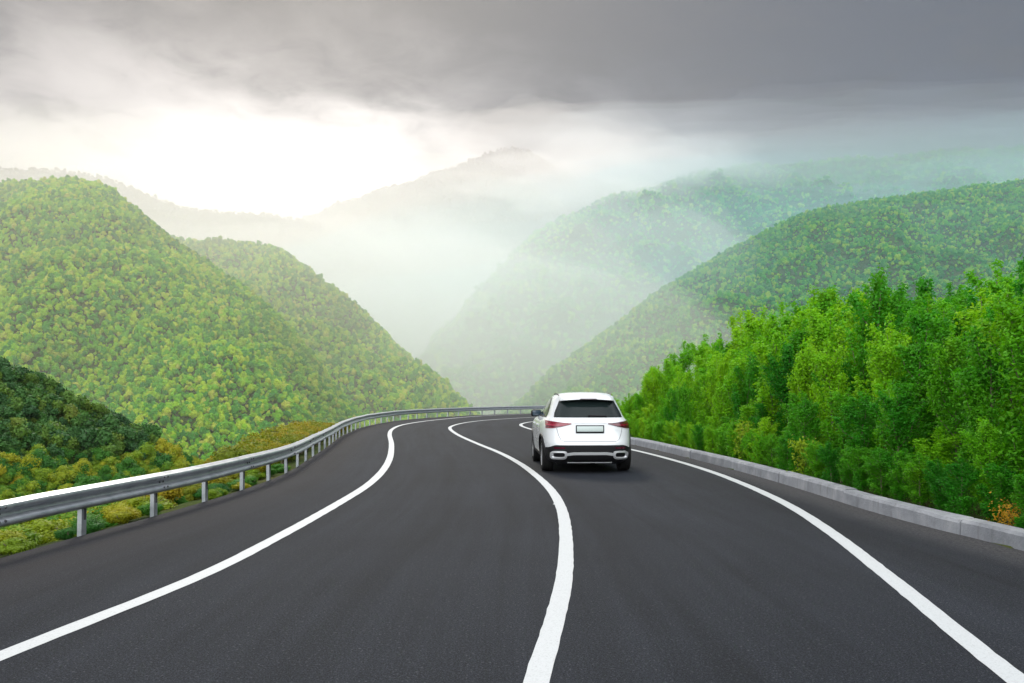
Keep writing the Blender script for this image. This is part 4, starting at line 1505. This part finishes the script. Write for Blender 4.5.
count = 0
tries = 0
while count < 170 and tries < 2600:
    tries += 1
    px = rgL.uniform(-30, 350)
    py = rgL.uniform(425, 575)
    q, D = march(px, py)
    if q is None: continue
    x, y = q
    d = float(seg_dist(q[None], EC)[0])
    if inside_poly(q[None], RIGHTPOLY)[0] or d < 1.5: continue
    s = rgL.uniform(0.60, 1.10) * float(np.interp(d, [1.5, 6, 20], [0.16, 0.30, 1.0]))
    h = 3.4 * s
    ok, z, _ = clear_of_rail(x, y, h, 1.7 * s)
    if not ok or not far_enough((x, y), 1.35 * s): continue
    placed.append((x, y))
    tm, cm = SLOPE[int(rgL.integers(len(SLOPE)))]
    near_ = d < 8
    lab = 'yellow and green bush on the slope close below the guardrail' if near_ else 'round leafy tree further down the slope left of the guardrail'
    plant('bush' if near_ else 'tree', tm, cm, (x, y, z), (s * rgL.uniform(.9, 1.25), s * rgL.uniform(.9, 1.25), s), rgL.uniform(0, 6.28), lab, 'bush' if near_ else 'tree',
          'bushes close below the guardrail' if near_ else 'trees down the slope left of the guardrail')
    count += 1

# low growth filling the verge just outside the asphalt
for k in range(110):
    y = rgL.uniform(7.5, 22)
    ex = float(np.interp(y, edge[:, 1], edge[:, 0]))
    d = 0.30 + 3.2 * rgL.random() ** 1.4
    x = ex - d
    if not -60 < 512 + F * x / y < 300: continue
    z = near_z(x, y)
    h = min(rgL.uniform(0.25, 0.75) * (0.45 + 0.35 * d), max(0.14, 0.02 - z + 0.1))
    s = h / 3.2
    tm, cm = SLOPE[int(rgL.integers(len(SLOPE)))]
    w_ = s * rgL.uniform(1.2, 1.9)
    plant('verge_bush', tm, cm, (x, y, z - 0.03), (w_, w_, s), rgL.uniform(0, 6.28), 'knee high yellow-green bush on the verge just outside the asphalt below the rail', 'bush', 'low bushes on the verge below the rail')

# ochre scrub right behind the rail towards the bend
idx = 0
for y in np.arange(15.5, 44, 0.85):
    for d in (0.65, 1.5):
        yy = y + rgL.uniform(-.3, .3)
        ex = float(np.interp(yy, edge[:, 1], edge[:, 0]))
        x = ex - d - rgL.uniform(0, .35)
        z = near_z(x, yy)
        tgt = float(np.interp(yy, [15, 18, 22, 28, 36, 44], [0.10, 0.35, 0.62, 0.80, 0.70, 0.35])) + (0.12 if d > 1 else 0)
        h = max(0.35, (tgt - z)) * rgL.uniform(0.8, 1.05)
        s = h / 1.45
        tm, cm = OCHRE[int(rgL.integers(3))]
        plant('scrub_bush', tm, cm, (x, yy, z), (s * 1.0, s * 1.0, s), rgL.uniform(0, 6.28), 'ochre scrub bush growing right behind the guardrail before the bend', 'bush', 'ochre scrub bushes behind the guardrail')
        idx += 1

# dark trees on the knoll: the nearest as trees of their own, the rest as one wood
P = sample_pts(GK, nb, 4200, rgL, (-60, 330), jback=3, pymax=600)
kn_px = 0
dark_left = []; mix_left = []
n_dark = n_mix = 0
for i in rgL.permutation(len(P)):
    p = P[i]
    py = YH - F * (p[2] - CAMH) / p[1]
    px = 512 + F * p[0] / p[1]
    if py + 0.05 * px + rgL.uniform(-9, 9) > 470:
        if n_mix < 110 and py < 512 and px < 240 and far_enough(p, 1.5):
            placed.append((p[0], p[1]))
            tm, cm = SLOPE[int(rgL.integers(len(SLOPE)))]
            s = rgL.uniform(0.6, 1.05)
            plant('tree', tm, cm, (p[0], p[1], p[2] - 0.5), (s * 1.1, s * 1.1, s), rgL.uniform(0, 6.28), 'yellow and green tree at the foot of the dark knoll', 'tree', 'mixed trees at the foot of the knoll')
            n_mix += 1
        else:
            mix_left.append(p)
        continue
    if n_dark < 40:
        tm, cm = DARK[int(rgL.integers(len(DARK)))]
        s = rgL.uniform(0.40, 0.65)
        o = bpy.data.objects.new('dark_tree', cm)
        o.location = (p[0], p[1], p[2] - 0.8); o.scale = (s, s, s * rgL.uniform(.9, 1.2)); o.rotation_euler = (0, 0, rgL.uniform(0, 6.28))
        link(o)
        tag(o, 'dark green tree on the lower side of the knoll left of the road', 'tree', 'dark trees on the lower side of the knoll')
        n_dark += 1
    else:
        dark_left.append(p)
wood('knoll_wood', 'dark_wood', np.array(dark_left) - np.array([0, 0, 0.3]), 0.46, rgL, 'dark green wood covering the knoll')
wood('slope_wood', 'mixed_wood', np.array(mix_left) - np.array([0, 0, 0.3]), 0.62, rgL, 'yellow and green wood at the foot of the dark knoll')
